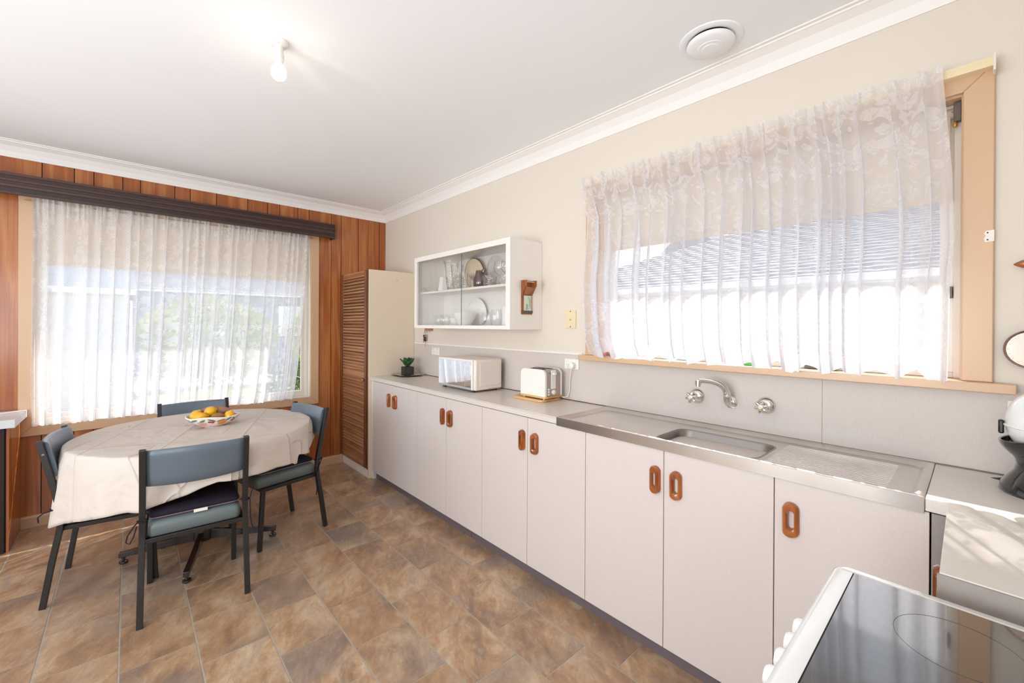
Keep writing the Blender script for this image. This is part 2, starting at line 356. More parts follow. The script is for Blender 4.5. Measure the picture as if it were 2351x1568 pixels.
def lace(kind):
    s = N('lace_'+kind); uv = s.tc('UV'); sp = s.n('ShaderNodeSeparateXYZ'); s.l(uv, sp.inputs[0]); U, V = sp.outputs[0], sp.outputs[1]
    m = s.math
    def cell(u, P, off): return m('SUBTRACT', m('MODULO', m('ADD', u, off+40*P), P), P/2)
    def flower(u, v, R, k, lo=.45, ph=0.0):
        r = m('SQRT', m('ADD', m('MULTIPLY', u, u), m('MULTIPLY', v, v))); th = m('ADD', m('ARCTAN2', v, u), ph)
        pet = m('ADD', m('MULTIPLY', m('ABSOLUTE', m('COSINE', m('MULTIPLY', th, k))), 1-lo), lo)
        inside = m('LESS_THAN', r, m('MULTIPLY', pet, R))
        return m('MULTIPLY', inside, m('GREATER_THAN', r, R*.16))
    def mx(a, b): return m('MAXIMUM', a, b)
    wob = s.noise(uv, 9, 2); wob = m('MULTIPLY', m('SUBTRACT', wob, .5), .05); U2 = m('ADD', U, wob); V2 = m('ADD', V, wob)
    if kind == 'daisy':
        P = .26
        pat = flower(cell(U, P, 0), cell(V, .125, 0), .030, 4.5, .25)
        pat = mx(pat, flower(cell(U, P, .055), cell(V, .125, .06), .024, 2.0, .25, .6))
        pat = mx(pat, flower(cell(U, P, .13), cell(V, .16, .03), .030, 3.5, .3, .2))
        lat = m('LESS_THAN', m('ABSOLUTE', cell(U, P, .195)), .016)
        dia = m('LESS_THAN', m('ABSOLUTE', m('SUBTRACT', m('ABSOLUTE', cell(V, .022, 0)), m('ABSOLUTE', cell(U, .022, 0)))), .003)
        pat = mx(pat, m('MULTIPLY', lat, m('ADD', m('MULTIPLY', dia, .9), .25)))
        gt = m('GREATER_THAN', s.noise(uv, 7, 1), .44); n1 = m('GREATER_THAN', s.noise(s.vmul(uv, (1, .55, 1)), 26, 1, .4, 1.6), .55); strip = m('LESS_THAN', m('ABSOLUTE', cell(U, P, .03)), .06)
        pat = m('MULTIPLY', mx(pat, m('MULTIPLY', n1, strip)), m('ADD', m('MULTIPLY', gt, .5), .5))
        hem = m('ADD', m('MULTIPLY', m('ABSOLUTE', m('SINE', m('MULTIPLY', U, pi/.05))), -.006), .01)
        cut = m('GREATER_THAN', V, hem); pat = mx(pat, m('LESS_THAN', V, .035)); tnet, tpat = .40, .22
    else:
        top = m('GREATER_THAN', V, .78)
        n1 = s.noise(s.vmul(uv, (1.0, .8, 1)), 13, 1, .4, 2.2); n2 = s.noise(uv, 21, 1, .5, 1.5)
        leaves = m('GREATER_THAN', n1, .53); fl = flower(cell(U2, .19, .09), cell(V2, .17, .1), .040, 2.5, .6)
        vein = m('LESS_THAN', m('ABSOLUTE', m('SUBTRACT', n2, .5)), .03)
        pat = mx(leaves, fl)
        pat = m('MULTIPLY', pat, m('SUBTRACT', 1.0, m('MULTIPLY', vein, .7)))
        low = m('LESS_THAN', V, .34)
        gate = m('GREATER_THAN', s.noise(uv, 4.5, 1), .46); gate = mx(mx(top, low), m('MULTIPLY', gate, .45))
        pat = m('MULTIPLY', pat, gate)
        cu_, cv_ = cell(U, .15, 0), m('SUBTRACT', V, .16); rr = m('SQRT', m('ADD', m('MULTIPLY', cu_, cu_), m('MULTIPLY', cv_, cv_)))
        ring = m('LESS_THAN', m('ABSOLUTE', m('SUBTRACT', rr, .032)), .007); pat = mx(pat, ring)
        pat = mx(pat, flower(cell(U, .15, .075), m('SUBTRACT', V, .085), .034, 3.5, .3))
        sc = m('MULTIPLY', m('ABSOLUTE', m('SINE', m('MULTIPLY', U, pi/.15))), .03)
        edge = m('SUBTRACT', .036, sc); cut = m('GREATER_THAN', V, edge)
        band = m('LESS_THAN', V, m('ADD', edge, .05)); pat = mx(pat, m('MULTIPLY', band, .7)); tnet, tpat = .45, .20
    t0 = m('SUBTRACT', tnet, m('MULTIPLY', pat, tnet-tpat))
    ge = s.n('ShaderNodeNewGeometry'); dt = s.n('ShaderNodeVectorMath', operation='DOT_PRODUCT'); s.l(ge.outputs['Normal'], dt.inputs[0]); s.l(ge.outputs['Incoming'], dt.inputs[1])
    c = m('MAXIMUM', m('ABSOLUTE', dt.outputs['Value']), .18)
    T = m('POWER', t0, m('DIVIDE', 1.0, c)); T = mx(T, m('SUBTRACT', 1.0, cut))
    tr = s.n('ShaderNodeBsdfTransparent'); di = s.n('ShaderNodeBsdfDiffuse'); tl = s.n('ShaderNodeBsdfTranslucent')
    for q in (di, tl): q.inputs[0].default_value = rgb(244, 243, 246)
    a = s.n('ShaderNodeMixShader'); a.inputs[0].default_value = .5; s.l(di.outputs[0], a.inputs[1]); s.l(tl.outputs[0], a.inputs[2])
    b = s.n('ShaderNodeMixShader'); s.l(T, b.inputs[0]); s.l(a.outputs[0], b.inputs[1]); s.l(tr.outputs[0], b.inputs[2])
    return s.done(b.outputs[0])
m_lace_daisy = lace('daisy'); m_lace_scroll = lace('scroll')
def blind_mat():
    s = N('blind_fabric'); v = s.tc(); f = s.noise(v, 300, 2)
    col = s.mix(f, rgb(242, 230, 214), rgb(236, 222, 202))
    di = s.n('ShaderNodeBsdfDiffuse'); tl = s.n('ShaderNodeBsdfTranslucent'); s.l(col, di.inputs[0]); s.l(col, tl.inputs[0])
    a = s.n('ShaderNodeMixShader'); a.inputs[0].default_value = .38; s.l(di.outputs[0], a.inputs[1]); s.l(tl.outputs[0], a.inputs[2]); return s.done(a.outputs[0])
m_blind = blind_mat()
m_pane = glassy('window_glass', (1, 1, 1, 1), .8)
m_doorglass = glassy('cabinet_glass', (1, 1, 1, 1), 1.4)
m_cut = glassy('cut_glass', (.995, .995, .99, 1), 1.0, .15, facet=70, base=.03)
m_clear = glassy('clear_glass', (.99, .99, .99, 1), 1.2, .03, base=.01)
m_amber = glassy('amber_purple_glass', (.55, .36, .32, 1), 1.5, .03, base=.05)

# ================================================================== STRUCTURE
RX, RY, CZ = 4.98, -4.3, 2.64
def structure(name, g, m, bev=0, smooth=False): return solo(name, g, m, kind='structure', bev=bev, smooth=smooth)
floor = solo('floor', G().box(0, RX, RY, 0, -.06, -.0012), m_grout, kind='structure', smooth=False, origin=(0, 0, -.06))
row_y = [-.35, -.605]+[-.605-.255*k for k in range(1, 14)]
for i in range(len(row_y)-1):
    ya, yb = row_y[i]-.0034, max(row_y[i+1], RY)+.0034
    off = 2.09 if i % 2 == 0 else 2.2565
    xs = [off+.333*k for k in range(-9, 12)]
    xs = [0]+[x for x in xs if .06 < x < RX-.05]+[RX]
    for a, b in zip(xs, xs[1:]):
        part('tile', G().box(a+.0026, b-.0026, yb, ya, -.004, 0), m_tile, floor, smooth=False)
ceil = structure('ceiling', G().box(-.12, RX+.12, RY-.12, .12, CZ, CZ+.12), m_ceil)

# back wall (timber panelling) with window 1 opening
Y1L, Y1R, Z1B, Z1T = -2.600, -.785, .706, 2.26
wb_ = G()
for (a, b, c, d) in [(RY-.12, Y1L, 0, CZ), (Y1R, .12, 0, CZ), (Y1L, Y1R, 0, Z1B), (Y1L, Y1R, Z1T, CZ)]: wb_.box(-.12, -.008, a, b, c, d)
wall_back = structure('wall_back', wb_, m_groove)
gr = [-.073]; pat = [.233, .18, .101, .211, .102, .158, .101, .158]
while gr[-1] > RY: gr.append(gr[-1]-pat[(len(gr)-1) % 8])
gr = [0]+gr; gr[-1] = RY
C1 = (-2.640, -.735)     # planks stop under the casing
for a, b in zip(gr, gr[1:]):
    y0, y1 = b+.0025, a-.0025
    if y1-y0 < .01: continue
    segs = []
    if y1 <= C1[0] or y0 >= C1[1]: segs = [(y0, y1, 0, CZ)]
    else:
        lo, hi = max(y0, C1[0]), min(y1, C1[1])
        segs = [(lo, hi, 0, .66), (lo, hi, 2.29, CZ)]
        if y0 < C1[0]: segs.append((y0, C1[0], 0, CZ))
        if y1 > C1[1]: segs.append((C1[1], y1, 0, CZ))
    for (p, q, z0, z1) in segs: part('plank', G().box(-.007, 0, p, q, z0, z1), m_panel, wall_back, smooth=False)

# sink wall with window 2 opening
X2L, X2R, Z2B, Z2T = 2.862, 4.382, 1.24, 2.215
g = G()
for (a, b, c, d) in [(-.12, X2L, 0, CZ), (X2R, RX+.12, 0, CZ), (X2L, X2R, 0, Z2B-.01), (X2L, X2R, Z2T, CZ)]: g.box(a, b, 0, .12, c, d)
structure('wall_right', g, m_wall)
# unseen wall opposite the sink, two windows made up to light the room
g = G(); holes = [(.7, 2.2, .8, 2.1), (2.7, 4.4, .55, 2.15)]
g.box(-.12, .7, RY-.12, RY, 0, CZ).box(2.2, 2.7, RY-.12, RY, 0, CZ).box(4.4, RX+.12, RY-.12, RY, 0, CZ)
for (a, b, c, d) in holes: g.box(a, b, RY-.12, RY, 0, c).box(a, b, RY-.12, RY, d, CZ)
structure('wall_left', g, m_wall)
g = G(); g.box(RX, RX+.12, -2.5, 0, 0, CZ).box(RX, RX+.12, RY, -3.9, 0, CZ).box(RX, RX+.12, -3.9, -2.5, 0, .75).box(RX, RX+.12, -3.9, -2.5, 2.25, CZ)  # opening behind the camera, added for the third fill lamp
structure('wall_rear', g, m_wall)
for i, (a, b, c, d) in enumerate(holes):
    t = thing('window_%d' % (i+3), None, None, ((a+b)/2, RY, c), kind='structure')  # made-up windows out of view, framing the fill lamps
    fr = G()
    for q in [(a, a+.06, c, d), (b-.06, b, c, d), ((a+b)/2-.025, (a+b)/2+.025, c+.06, d-.06), (a+.06, b-.06, c, c+.06), (a+.06, b-.06, d-.06, d)]: fr.box(q[0], q[1], RY-.07, RY-.02, q[2], q[3])
    part('frame', fr, m_frame, t, smooth=False)
    cs = G()
    for q in [(a-.07, a, c-.07, d+.07), (b, b+.07, c-.07, d+.07), (a, b, c-.07, c), (a, b, d, d+.07)]: cs.box(q[0], q[1], RY, RY+.02, q[2], q[3])
    part('casing', cs, m_peach, t, smooth=False)

# cornices (cove with a small bead)
def cove(axis, sgn_pos, a, b):
    pr = [(0, CZ-.097), (.006, CZ-.097), (.008, CZ-.088), (.02, CZ-.06), (.045, CZ-.03), (.075, CZ-.014), (.082, CZ-.012), (.083, CZ-.006), (.098, CZ-.005), (.1, CZ), (0, CZ)]
    return [(sgn_pos*p, z) for p, z in pr]
structure('trim_1', G().prism(cove('x', 1, 0, 0), 'y', RY, 0), m_corn)
g = G(); pr = cove('y', -1, 0, 0); g.prism(pr, 'x', 0, RX); structure('trim_2', g, m_corn)
structure('trim_3', G().prism([(RY+abs(p), z) for p, z in pr], 'x', 0, RX), m_corn)
structure('trim_4', G().prism([(RX-abs(p), z) for p, z in pr], 'y', RY, 0), m_corn)
structure('baseboard_back', G().prism([(0, 0), (.018, 0), (.018, .066), (.012, .077), (0, .079)], 'y', RY, -.47), m_peach)

# window 1
w1 = thing('window_1', None, None, (0, (Y1L+Y1R)/2, Z1B), kind='structure')
ow = (-2.667, -.708, .634, 2.335)
part('casing', G().prism([(ow[0], ow[2]), (Y1L, Z1B), (Y1L, Z1T), (ow[0], ow[3])], 'x', 0, .02), m_peach, w1, bev=.003, smooth=False)
part('casing', G().prism([(ow[1], ow[2]), (Y1R, Z1B), (Y1R, Z1T), (ow[1], ow[3])], 'x', 0, .02), m_peach, w1, bev=.003, smooth=False)
part('casing', G().prism([(ow[0], ow[2]), (ow[1], ow[2]), (Y1R, Z1B), (Y1L, Z1B)], 'x', 0, .02), m_peach, w1, bev=.003, smooth=False)
part('casing', G().prism([(ow[0], ow[3]), (ow[1], ow[3]), (Y1R, Z1T), (Y1L, Z1T)], 'x', 0, .02), m_peach, w1, bev=.003, smooth=False)
g = G()
g.box(-.12, 0, Y1L-.006, Y1L+.004, Z1B, Z1T).box(-.12, 0, Y1R-.004, Y1R+.006, Z1B, Z1T).box(-.119, -.0005, Y1L+.004, Y1R-.004, Z1B-.006, Z1B+.006).box(-.119, -.0005, Y1L+.004, Y1R-.004, Z1T-.006, Z1T+.006)
part('reveal', g, m_frame, w1, smooth=False)
g = G(); a, b, c, d = Y1L+.005, Y1R-.005, Z1B+.006, Z1T-.006
for k, (x0, x1, t) in enumerate([(-.085, -.05, .024), (-.115, -.085, .052)]):
    g.box(x0, x1, a, a+t, c, d).box(x0, x1, b-t, b, c, d).box(x0, x1, a+t, b-t, c, c+t).box(x0, x1, a+t, b-t, d-t, d)
part('frame', g, m_frame, w1, bev=.002, smooth=False)
part('pane', G().box(-.102, -.098, a+.05, b-.05, c+.05, d-.05), m_pane, w1, smooth=False)

# window 2
w2 = thing('window_2', None, None, ((X2L+X2R)/2, 0, Z2B), kind='structure')
o2 = (2.791, 4.453, 1.24, 2.285)
part('casing', G().prism([(o2[0], o2[2]), (X2L, o2[2]), (X2L, Z2T), (o2[0], o2[3])], 'y', -.02, 0), m_peach, w2, bev=.003, smooth=False)
part('casing', G().prism([(o2[1], o2[2]), (X2R, o2[2]), (X2R, Z2T), (o2[1], o2[3])], 'y', -.02, 0), m_peach, w2, bev=.003, smooth=False)
part('casing', G().prism([(o2[0], o2[3]), (o2[1], o2[3]), (X2R, Z2T), (X2L, Z2T)], 'y', -.02, 0), m_peach, w2, bev=.003, smooth=False)
part('window_sill', G().prism([(2.757, -.05), (4.502, -.05), (4.478, 0), (X2R, 0), (X2R, .12), (X2L, .12), (X2L, 0), (2.78, 0)], 'z', 1.208, 1.24), m_peach, w2, bev=.003, smooth=False)
g = G().box(X2L-.006, X2L+.004, 0, .12, Z2B, Z2T).box(X2R-.004, X2R+.006, 0, .12, Z2B, Z2T).box(X2L+.004, X2R-.004, .0005, .119, Z2T-.006, Z2T+.006)
part('reveal', g, m_peach, w2, smooth=False)
g = G(); a, b, c, d = X2L+.004, X2R-.004, Z2B, Z2T-.006
for (y0, y1, t) in [(.06, .095, .018)]:
    g.box(a, a+t, y0, y1, c, d).box(b-t, b, y0, y1, c, d).box(a+t, b-t, y0, y1, c+.0005, c+t).box(a+t, b-t, y0, y1, d-t, d)
part('frame', g, m_frame, w2, bev=.002, smooth=False)
mid = 3.30
g = G()
for (p, q) in [(a+.018, b-.018)]:
    t = .036; y0, y1 = .085, .12
    g.box(p, p+t, y0, y1, c+.018, d-.018).box(q-t, q, y0, y1, c+.018, d-.018).box(p+t, q-t, y0, y1, c+.018, c+.018+t).box(p+t, q-t, y0, y1, d-.018-t, d-.018)
part('sash', g, m_white, w2, bev=.002, smooth=False)
part('pane', G().box(a+.05, b-.05, .1, .104, c+.05, d-.05), m_pane, w2, smooth=False)
part('latch', G().box(4.350, 4.358, .055, .09, 1.525, 1.565), m_darkmetal, w2, bev=.001)
part('casement_stay', G().box(3.92, 4.02, .04, .052, 1.243, 1.255).box(4.01, 4.03, .03, .055, 1.241, 1.262), m_darkmetal, w2, bev=.001)
part('bare_patch', G().prism([(4.436, 1.738), (4.4535, 1.739), (4.4535, 1.702), (4.433, 1.701), (4.431, 1.712), (4.435, 1.722), (4.431, 1.73)], 'y', -.0212, -.02), m_tag, w2, smooth=False, label='unpainted white patch with two screw holes')
part('screw_hole', G().cyl((4.439, -.0216, 1.731), (4.439, -.0205, 1.731), .0022).cyl((4.439, -.0216, 1.708), (4.439, -.0205, 1.708), .0022), m_hole, w2)

# eaves of this house outside both windows
structure('trim_5', G().box(-.66, -.12, RY-.5, .12, 2.35, 2.42), m_ceil)
structure('trim_6', G().box(-.66, RX+.6, .12, .88, 2.35, 2.42), m_ceil)

# ================================================================== OUTDOORS
m_grass = plain('lawn', rgb(150, 168, 96), .9, var=.25, scale=6)
m_conc = plain('concrete_path', rgb(198, 196, 192), .85, var=.06, scale=3)
m_fibro = plain('pale_wall_boards', rgb(206, 206, 206), .8, var=.03)
m_cream_wall = plain('cream_render', rgb(226, 214, 190), .8, var=.03)
m_roof = plain('grey_roof_tile', rgb(112, 116, 132), .7, var=.2, scale=9)
m_fibro2 = plain('grey_palings', rgb(150, 148, 142), .85, var=.08)
m_gut = plain('white_gutter', rgb(240, 240, 240), .5)
m_shed = plain('blue_grey_cladding', rgb(120, 130, 150), .7, var=.05)
m_hedge = plain('hedge_leaves', rgb(196, 204, 96), .8, var=.35, scale=30)
m_bush = plain('bush_leaves', rgb(110, 140, 70), .8, var=.4, scale=25)
gd = structure('floor_1', G().box(-40, 30, .99, 40, -.7, -.5).box(-40, -.67, -25, .99, -.7, -.5), m_conc)
def tiled_slope(parent, x0, x1, y0, z0, y1, z1, nc, xr0=None, xr1=None):
    # overlapping courses climbing from the eave to the ridge
    g = G(); xr0 = x0 if xr0 is None else xr0; xr1 = x1 if xr1 is None else xr1
    for i in range(nc):
        f0, f1 = i/nc, (i+1)/nc
        a0, a1 = x0+(xr0-x0)*f0, x1+(xr1-x1)*f0; b0, b1 = x0+(xr0-x0)*f1, x1+(xr1-x1)*f1
        ya, yb = y0+(y1-y0)*f0, y0+(y1-y0)*f1; za, zb = z0+(z1-z0)*f0, z0+(z1-z0)*f1
        nx = max(2, int((a1-a0)/.32)); lo = []; mid = []; hi = []
        for j in range(nx*4+1):
            t = j/(nx*4); wv = .02*abs(sin(j*pi/4)); lo.append((a0+(a1-a0)*t, ya, za+.0)); mid.append((a0+(a1-a0)*t, ya, za+.028+wv*.6)); hi.append((b0+(b1-b0)*t, yb, zb+wv*.5))
        g.grid([lo, mid, hi])
    return part('roof_tiles', g, m_roof, parent, smooth=False, kind='stuff')
nh = thing('neighbour_house', 'neighbouring house with grey tiled roof and white gutter beyond the sink window', 'house', (2.5, 5.5, -.5))
part('wall', G().box(-2.4, 8.5, 5.6, 10, -.5, 2.05), m_cream_wall, nh, smooth=False)
part('gutter', G().box(-2.9, 9, 4.95, 5.07, 2.02, 2.13), m_gut, nh, bev=.02)
part('soffit', G().box(-2.8, 9, 5.05, 5.62, 2.0, 2.03), m_gut, nh, smooth=False)
tiled_slope(nh, -2.9, 9, 5.02, 2.12, 9.2, 3.85, 24, .8, 7)
g = G().grid([[(-2.9, 5.02, 2.12), (-2.9, 13, 2.12)], [(.8, 9.2, 3.85), (.8, 9.2, 3.85)]]); part('roof_hip', g, m_roof, nh, smooth=False)
g = G()
for (x0, x1) in [(1.2, 2.3), (3.6, 4.9)]: g.box(x0, x1, 5.56, 5.6, .6, 1.75)
for (x0, x1) in [(1.2, 2.3), (3.6, 4.9)]:
    wn_ = part('window', G().box(x0-.05, x1+.05, 5.55, 5.6, .55, 1.8), m_gut, nh, bev=.01)
    part('pane', G().box(x0, x1, 5.54, 5.55, .6, 1.75), m_shed, nh, smooth=False)
fl = thing('side_fence', 'pale grey paling fence between the houses seen through the sink window', 'fence', (2, 3.6, -.5))
for k in range(60):
    x = -3+k*.155; part('paling', G().box(x, x+.145, 3.6, 3.62, -.5, 1.18+.01*(k*7 % 3)), m_fibro2, fl, smooth=False)
part('rail', G().box(-3, 6.3, 3.62, 3.68, .9, .98), m_cream_wall, fl, smooth=False)
gh = thing('grey_outbuilding', 'blue grey gabled outbuilding standing beyond the left part of the sink window', 'building', (-2.8, 14.5, -.5))
part('wall', G().box(-3.6, -2.0, 13.5, 16, -.5, 4.3), m_shed, gh, smooth=False)
part('roof', G().prism([(-3.9, 4.25), (-1.7, 4.25), (-2.8, 5.3)], 'y', 13.3, 16.2), m_roof, gh, smooth=False)
# beyond the dining window
gg = thing('neighbour_garage', 'pale garage wall with white gutter and grey roof beyond the dining window', 'building', (-8, -6, -.5))
part('wall', G().box(-13, -8, -10, -2.1, -.5, 2.04), m_fibro, gg, smooth=False)
part('gutter', G().box(-7.98, -7.86, -10.1, -2.0, 2.03, 2.15), m_gut, gg, bev=.02)
part('roof', G().prism([(-13.1, 2.12), (-7.9, 2.12), (-10.5, 3.0)], 'y', -10.1, -2.0), m_shed, gg, smooth=False)
st = thing('street_house', 'long blue grey house across the road beyond the dining window', 'house', (-16, 3, -.5))
part('wall', G().box(-20, -16, -2, 12, -.5, 2.7), m_shed, st, smooth=False)
part('gutter', G().box(-15.98, -15.84, -2.2, 12.2, 2.6, 2.74), m_gut, st, bev=.02)
part('roof', G().prism([(-20.2, 2.7), (-15.8, 2.7), (-18, 4.1)], 'y', -2.2, 12.2), m_roof, st, smooth=False)
for k in range(4): part('window', G().box(-16.02, -15.96, 0+k*2.7, 1.3+k*2.7, .9, 2.2), m_gut, st, smooth=False)
solo('lawn', G().box(-10.6, -4.5, -1.9, 10, -.5, -.44), m_grass, 'sunlit green lawn beyond the dining window', 'lawn', smooth=False, kind='stuff')
def leafy(name, label, cat, c, r, n, mat, size, group=None, sx=1, sy=1, sz=1):
    rnd = random.Random(hash(name+str(c)) % 1000 if False else int(abs(c[0]*31+c[1]*17)*10)); g = G()
    for i in range(n):
        u = Vector((rnd.gauss(0, 1), rnd.gauss(0, 1), rnd.gauss(0, 1))).normalized()*r*(.55+.45*rnd.random())
        p = Vector((c[0]+u.x*sx, c[1]+u.y*sy, c[2]+u.z*sz)); a = Vector((rnd.gauss(0, 1), rnd.gauss(0, 1), rnd.gauss(0, 1))).normalized(); b = a.orthogonal().normalized()
        g.add([p-a*size, p+b*size*.5, p+a*size, p-b*size*.5], [(0, 1, 2, 3)])
    t = thing(name, label, cat, (c[0], c[1], -.45), group=group)
    part('foliage', g, mat, t, smooth=False, kind='stuff'); part('stem', G().tube([(c[0], c[1], -.45), (c[0], c[1], c[2])], .03), m_soil, t)
    return t
hd = [('long clipped yellow green hedge behind the lawn, left half', -.2), ('long clipped yellow green hedge behind the lawn, right half', 3.7)]
for lb, yy in hd: leafy('hedge', lb, 'hedge', (-11.5, yy, .9), 1.25, 1500, m_hedge, .16, sx=.5, sy=1.5, sz=1.1, group='hedges beyond the dining window')
leafy('garden_bush', 'leafy bush just outside the right corner of the dining window', 'bush', (-1.3, -.55, .55), .45, 900, m_bush, .045)

# ================================================================== KITCHEN RUN
YF, YB = -.447, -.452       # door face / bench front edge at -.452
t = thing('kickboard', 'dark mauve-brown kickboard running under the white sink cupboards', 'kickboard', (2.5, -.4, 0))
part('board', G().box(.66, 2.155, -.408, -.395, 0, .1), m_kick, t, smooth=False)
part('board', G().box(2.158, 4.36, -.408, -.395, 0, .1), m_kick, t, smooth=False)

def handle(cx, z0, z1, parent, y=YF, w=.046, side=1):
    # oval timber pull with a slot, scooped front
    g = G(); n = 28; zc = (z0+z1)/2; hl = (z1-z0)/2; 
    def oval(a, b, y_, sk=0.0):
        # sk: the grip is proud on the side next to the door edge and slopes away on the other
        ring = []
        for j in range(n):
            th = 2*pi*j/n; cx_ = a*cos(th); straight = b-a
            ring.append((cx+cx_-side*sk*.35, y_-side*sk*cx_/w*2, zc+a*sin(th)+(straight if sin(th) > 0 else -straight)))
        return ring
    a, b = w/2, hl
    rings = [oval(a, b, y), oval(a, b, y-.014, .007), oval(a-.004, b-.004, y-.021, .008), oval(a-.009, b-.011, y-.022, .008), oval(a-.013, b-.026, y-.018, .008), oval(a-.0145, b-.030, y-.002, .006)]
    g.ring_sweep(rings, caps=False); return part('handle', g, m_handle, parent)
def base_unit(x0, x1, splits, hs, label):
    t = thing('base_cabinet', label, 'cabinet', ((x0+x1)/2, -.2, .07), 'white laminate base cabinets under the worktop')
    part('carcass', G().box(x0+.002, x1-.002, YF+.018, -.02, .1, .9), m_lam, t, smooth=False)
    e = [x0]+splits+[x1]
    for i, (a, b) in enumerate(zip(e, e[1:])):
        d = part('door', G().box(a+.0015, b-.0015, YF, YF+.017, .074, .901), m_lam, t, bev=.0012, smooth=False)
        if hs[i]: handle(hs[i], .710, .827, d, side=1 if i == 0 and splits else -1)
    return t
base_unit(.690, 1.492, [1.083], [1.024, 1.142], 'white two-door base cabinet next to the louvred pantry')
base_unit(1.492, 2.312, [1.904], [1.863, 1.960], 'white two-door base cabinet below the microwave')
base_unit(2.312, 3.130, [2.723], [2.684, 2.786], 'white two-door base cabinet between microwave and sink bench')
base_unit(3.130, 3.947, [3.539], [3.503, 3.594], 'white two-door base cabinet directly under the sink basin')
base_unit(3.947, 4.332, [], [3.997], 'white single-door base cabinet at the right end of the sink bench')
solo('corner_filler', G().box(4.3345, 4.364, YF+.002, -.02, .0, .9), m_fascia, 'narrow taupe corner filler between sink cupboards and return bench', 'strip', smooth=False)
solo('filler_strip', G().box(.652, .688, YF+.01, -.02, .0, .9), m_white, 'narrow white filler strip between the pantry and first base cabinet', 'strip', smooth=False)

# worktops
g = G().box(.652, 2.942, -.452, -.004, .905, .94)
wt = thing('worktop', 'long pale laminate worktop holding the microwave and toaster', 'worktop', (1.8, -.2, .9))
part('slab', g, m_top, wt, bev=.002, smooth=False)
part('joint_line', G().box(.652, 2.942, -.4526, -.4518, .934, .9352), m_fascia, wt, smooth=False)
wc = thing('corner_worktop', 'pale laminate corner worktop with sunlight streaks beside the cooker', 'worktop', (4.65, -.4, .9))
part('slab', G().prism([(4.322, -.004), (RX, -.004), (RX, -.93), (4.370, -.93), (4.366, -.455), (4.322, -.452)], 'z', .905, .94), linen('corner_worktop_laminate', rgb(226, 220, 213), rgb(214, 207, 199), .28, .8), wc, bev=.0015, smooth=False)
part('fascia', G().box(4.367, RX, -.936, -.930, .84, .938), m_fascia, wc, smooth=False)

# steel sink bench
def sink():
    t = thing('sink_bench', 'stainless steel sink with bowl and two draining boards under the window', 'sink', (3.63, -.22, .75))
    X0, X1, Y0, Y1, Z = 2.943, 4.321, -.453, -.004, .943
    bx0, bx1, by0, by1 = 3.475, 3.868, -.405, -.150
    def rr(x0, x1, y0, y1, r, z, n=6):
        P = []
        for (cx, cy_, a0) in [(x1-r, y1-r, 0), (x0+r, y1-r, 90), (x0+r, y0+r, 180), (x1-r, y0+r, 270)]:
            for k in range(n+1):
                a = radians(a0+90*k/n); P.append((cx+r*cos(a), cy_+r*sin(a), z))
        return P
    # top sheet: outer rim -> raised rim -> recessed deck
    g = G(); rings = [rr(X0, X1, Y0, Y1, .002, Z-.045), rr(X0, X1, Y0, Y1, .002, Z-.002), rr(X0+.002, X1-.002, Y0+.003, Y1-.002, .002, Z), rr(X0+.016, X1-.016, Y0+.012, Y1-.02, .02, Z+.001),
                      rr(X0+.028, X1-.028, Y0+.026, Y1-.036, .035, Z-.010), rr(X0+.034, X1-.034, Y0+.03, Y1-.042, .035, Z-.012)]
    g.ring_sweep(rings, caps=False); n = len(rings[0])
    inner = rr(bx0-.012, bx1+.012, by0-.004, by1+.012, .05, Z-.012)
    g.ring_sweep([rings[-1], inner], caps=False)
    part('drainer_sheet', g, m_steel, t, angle=50)
    g = G(); g.ring_sweep([rr(bx0-.012, bx1+.012, by0-.004, by1+.012, .05, Z-.012), rr(bx0-.006, bx1+.006, by0+.0, by1+.006, .05, Z-.010), rr(bx0, bx1, by0+.006, by1, .05, Z-.018), rr(bx0+.012, bx1-.012, by0+.016, by1-.012, .05, Z-.17), rr(bx0+.05, bx1-.05, by0+.05, by1-.05, .04, Z-.185)], caps=False)
    g.add(rr(bx0+.05, bx1-.05, by0+.05, by1-.05, .04, Z-.185), [tuple(range(28))])
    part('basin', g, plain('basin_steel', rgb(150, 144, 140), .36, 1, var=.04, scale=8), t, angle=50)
    part('drain_waste', G().lathe([(.001, 0), (.035, 0), (.04, .003), (.028, .004), (.026, -.002), (.001, -.002)], (3.66, -.27, Z-.184)), m_chrome, t)
    for k in range(15):
        y = -.395+k*.021; part('drainer_rib', G().prism([(y-.004, Z-.0125), (y, Z-.0095), (y+.004, Z-.0125)], 'x', 3.90, 4.235), m_steel, t)
    return t
sink()

# splashback
sp_ = thing('splashback', 'pinkish linen-patterned laminate splashback behind the benches', 'splashback', (2.8, -.003, .94))
for (a, b, z1) in [(.652, 2.76, 1.236), (2.76, 3.992, 1.208), (3.994, 4.97, 1.208)]: part('panel', G().box(a, b, -.004, 0, .935, z1), m_splash, sp_, smooth=False)
part('panel', G().box(4.503, 4.97, -.004, 0, 1.208, 1.238), m_splash, sp_, smooth=False)
part('edge_strip', G().box(.652, 2.76, -.009, 0, 1.235, 1.245), m_white, sp_, smooth=False)
part('sealant_line', G().box(.652, 4.97, -.007, -.003, .9405, .9445), m_darkmetal, sp_, smooth=False)

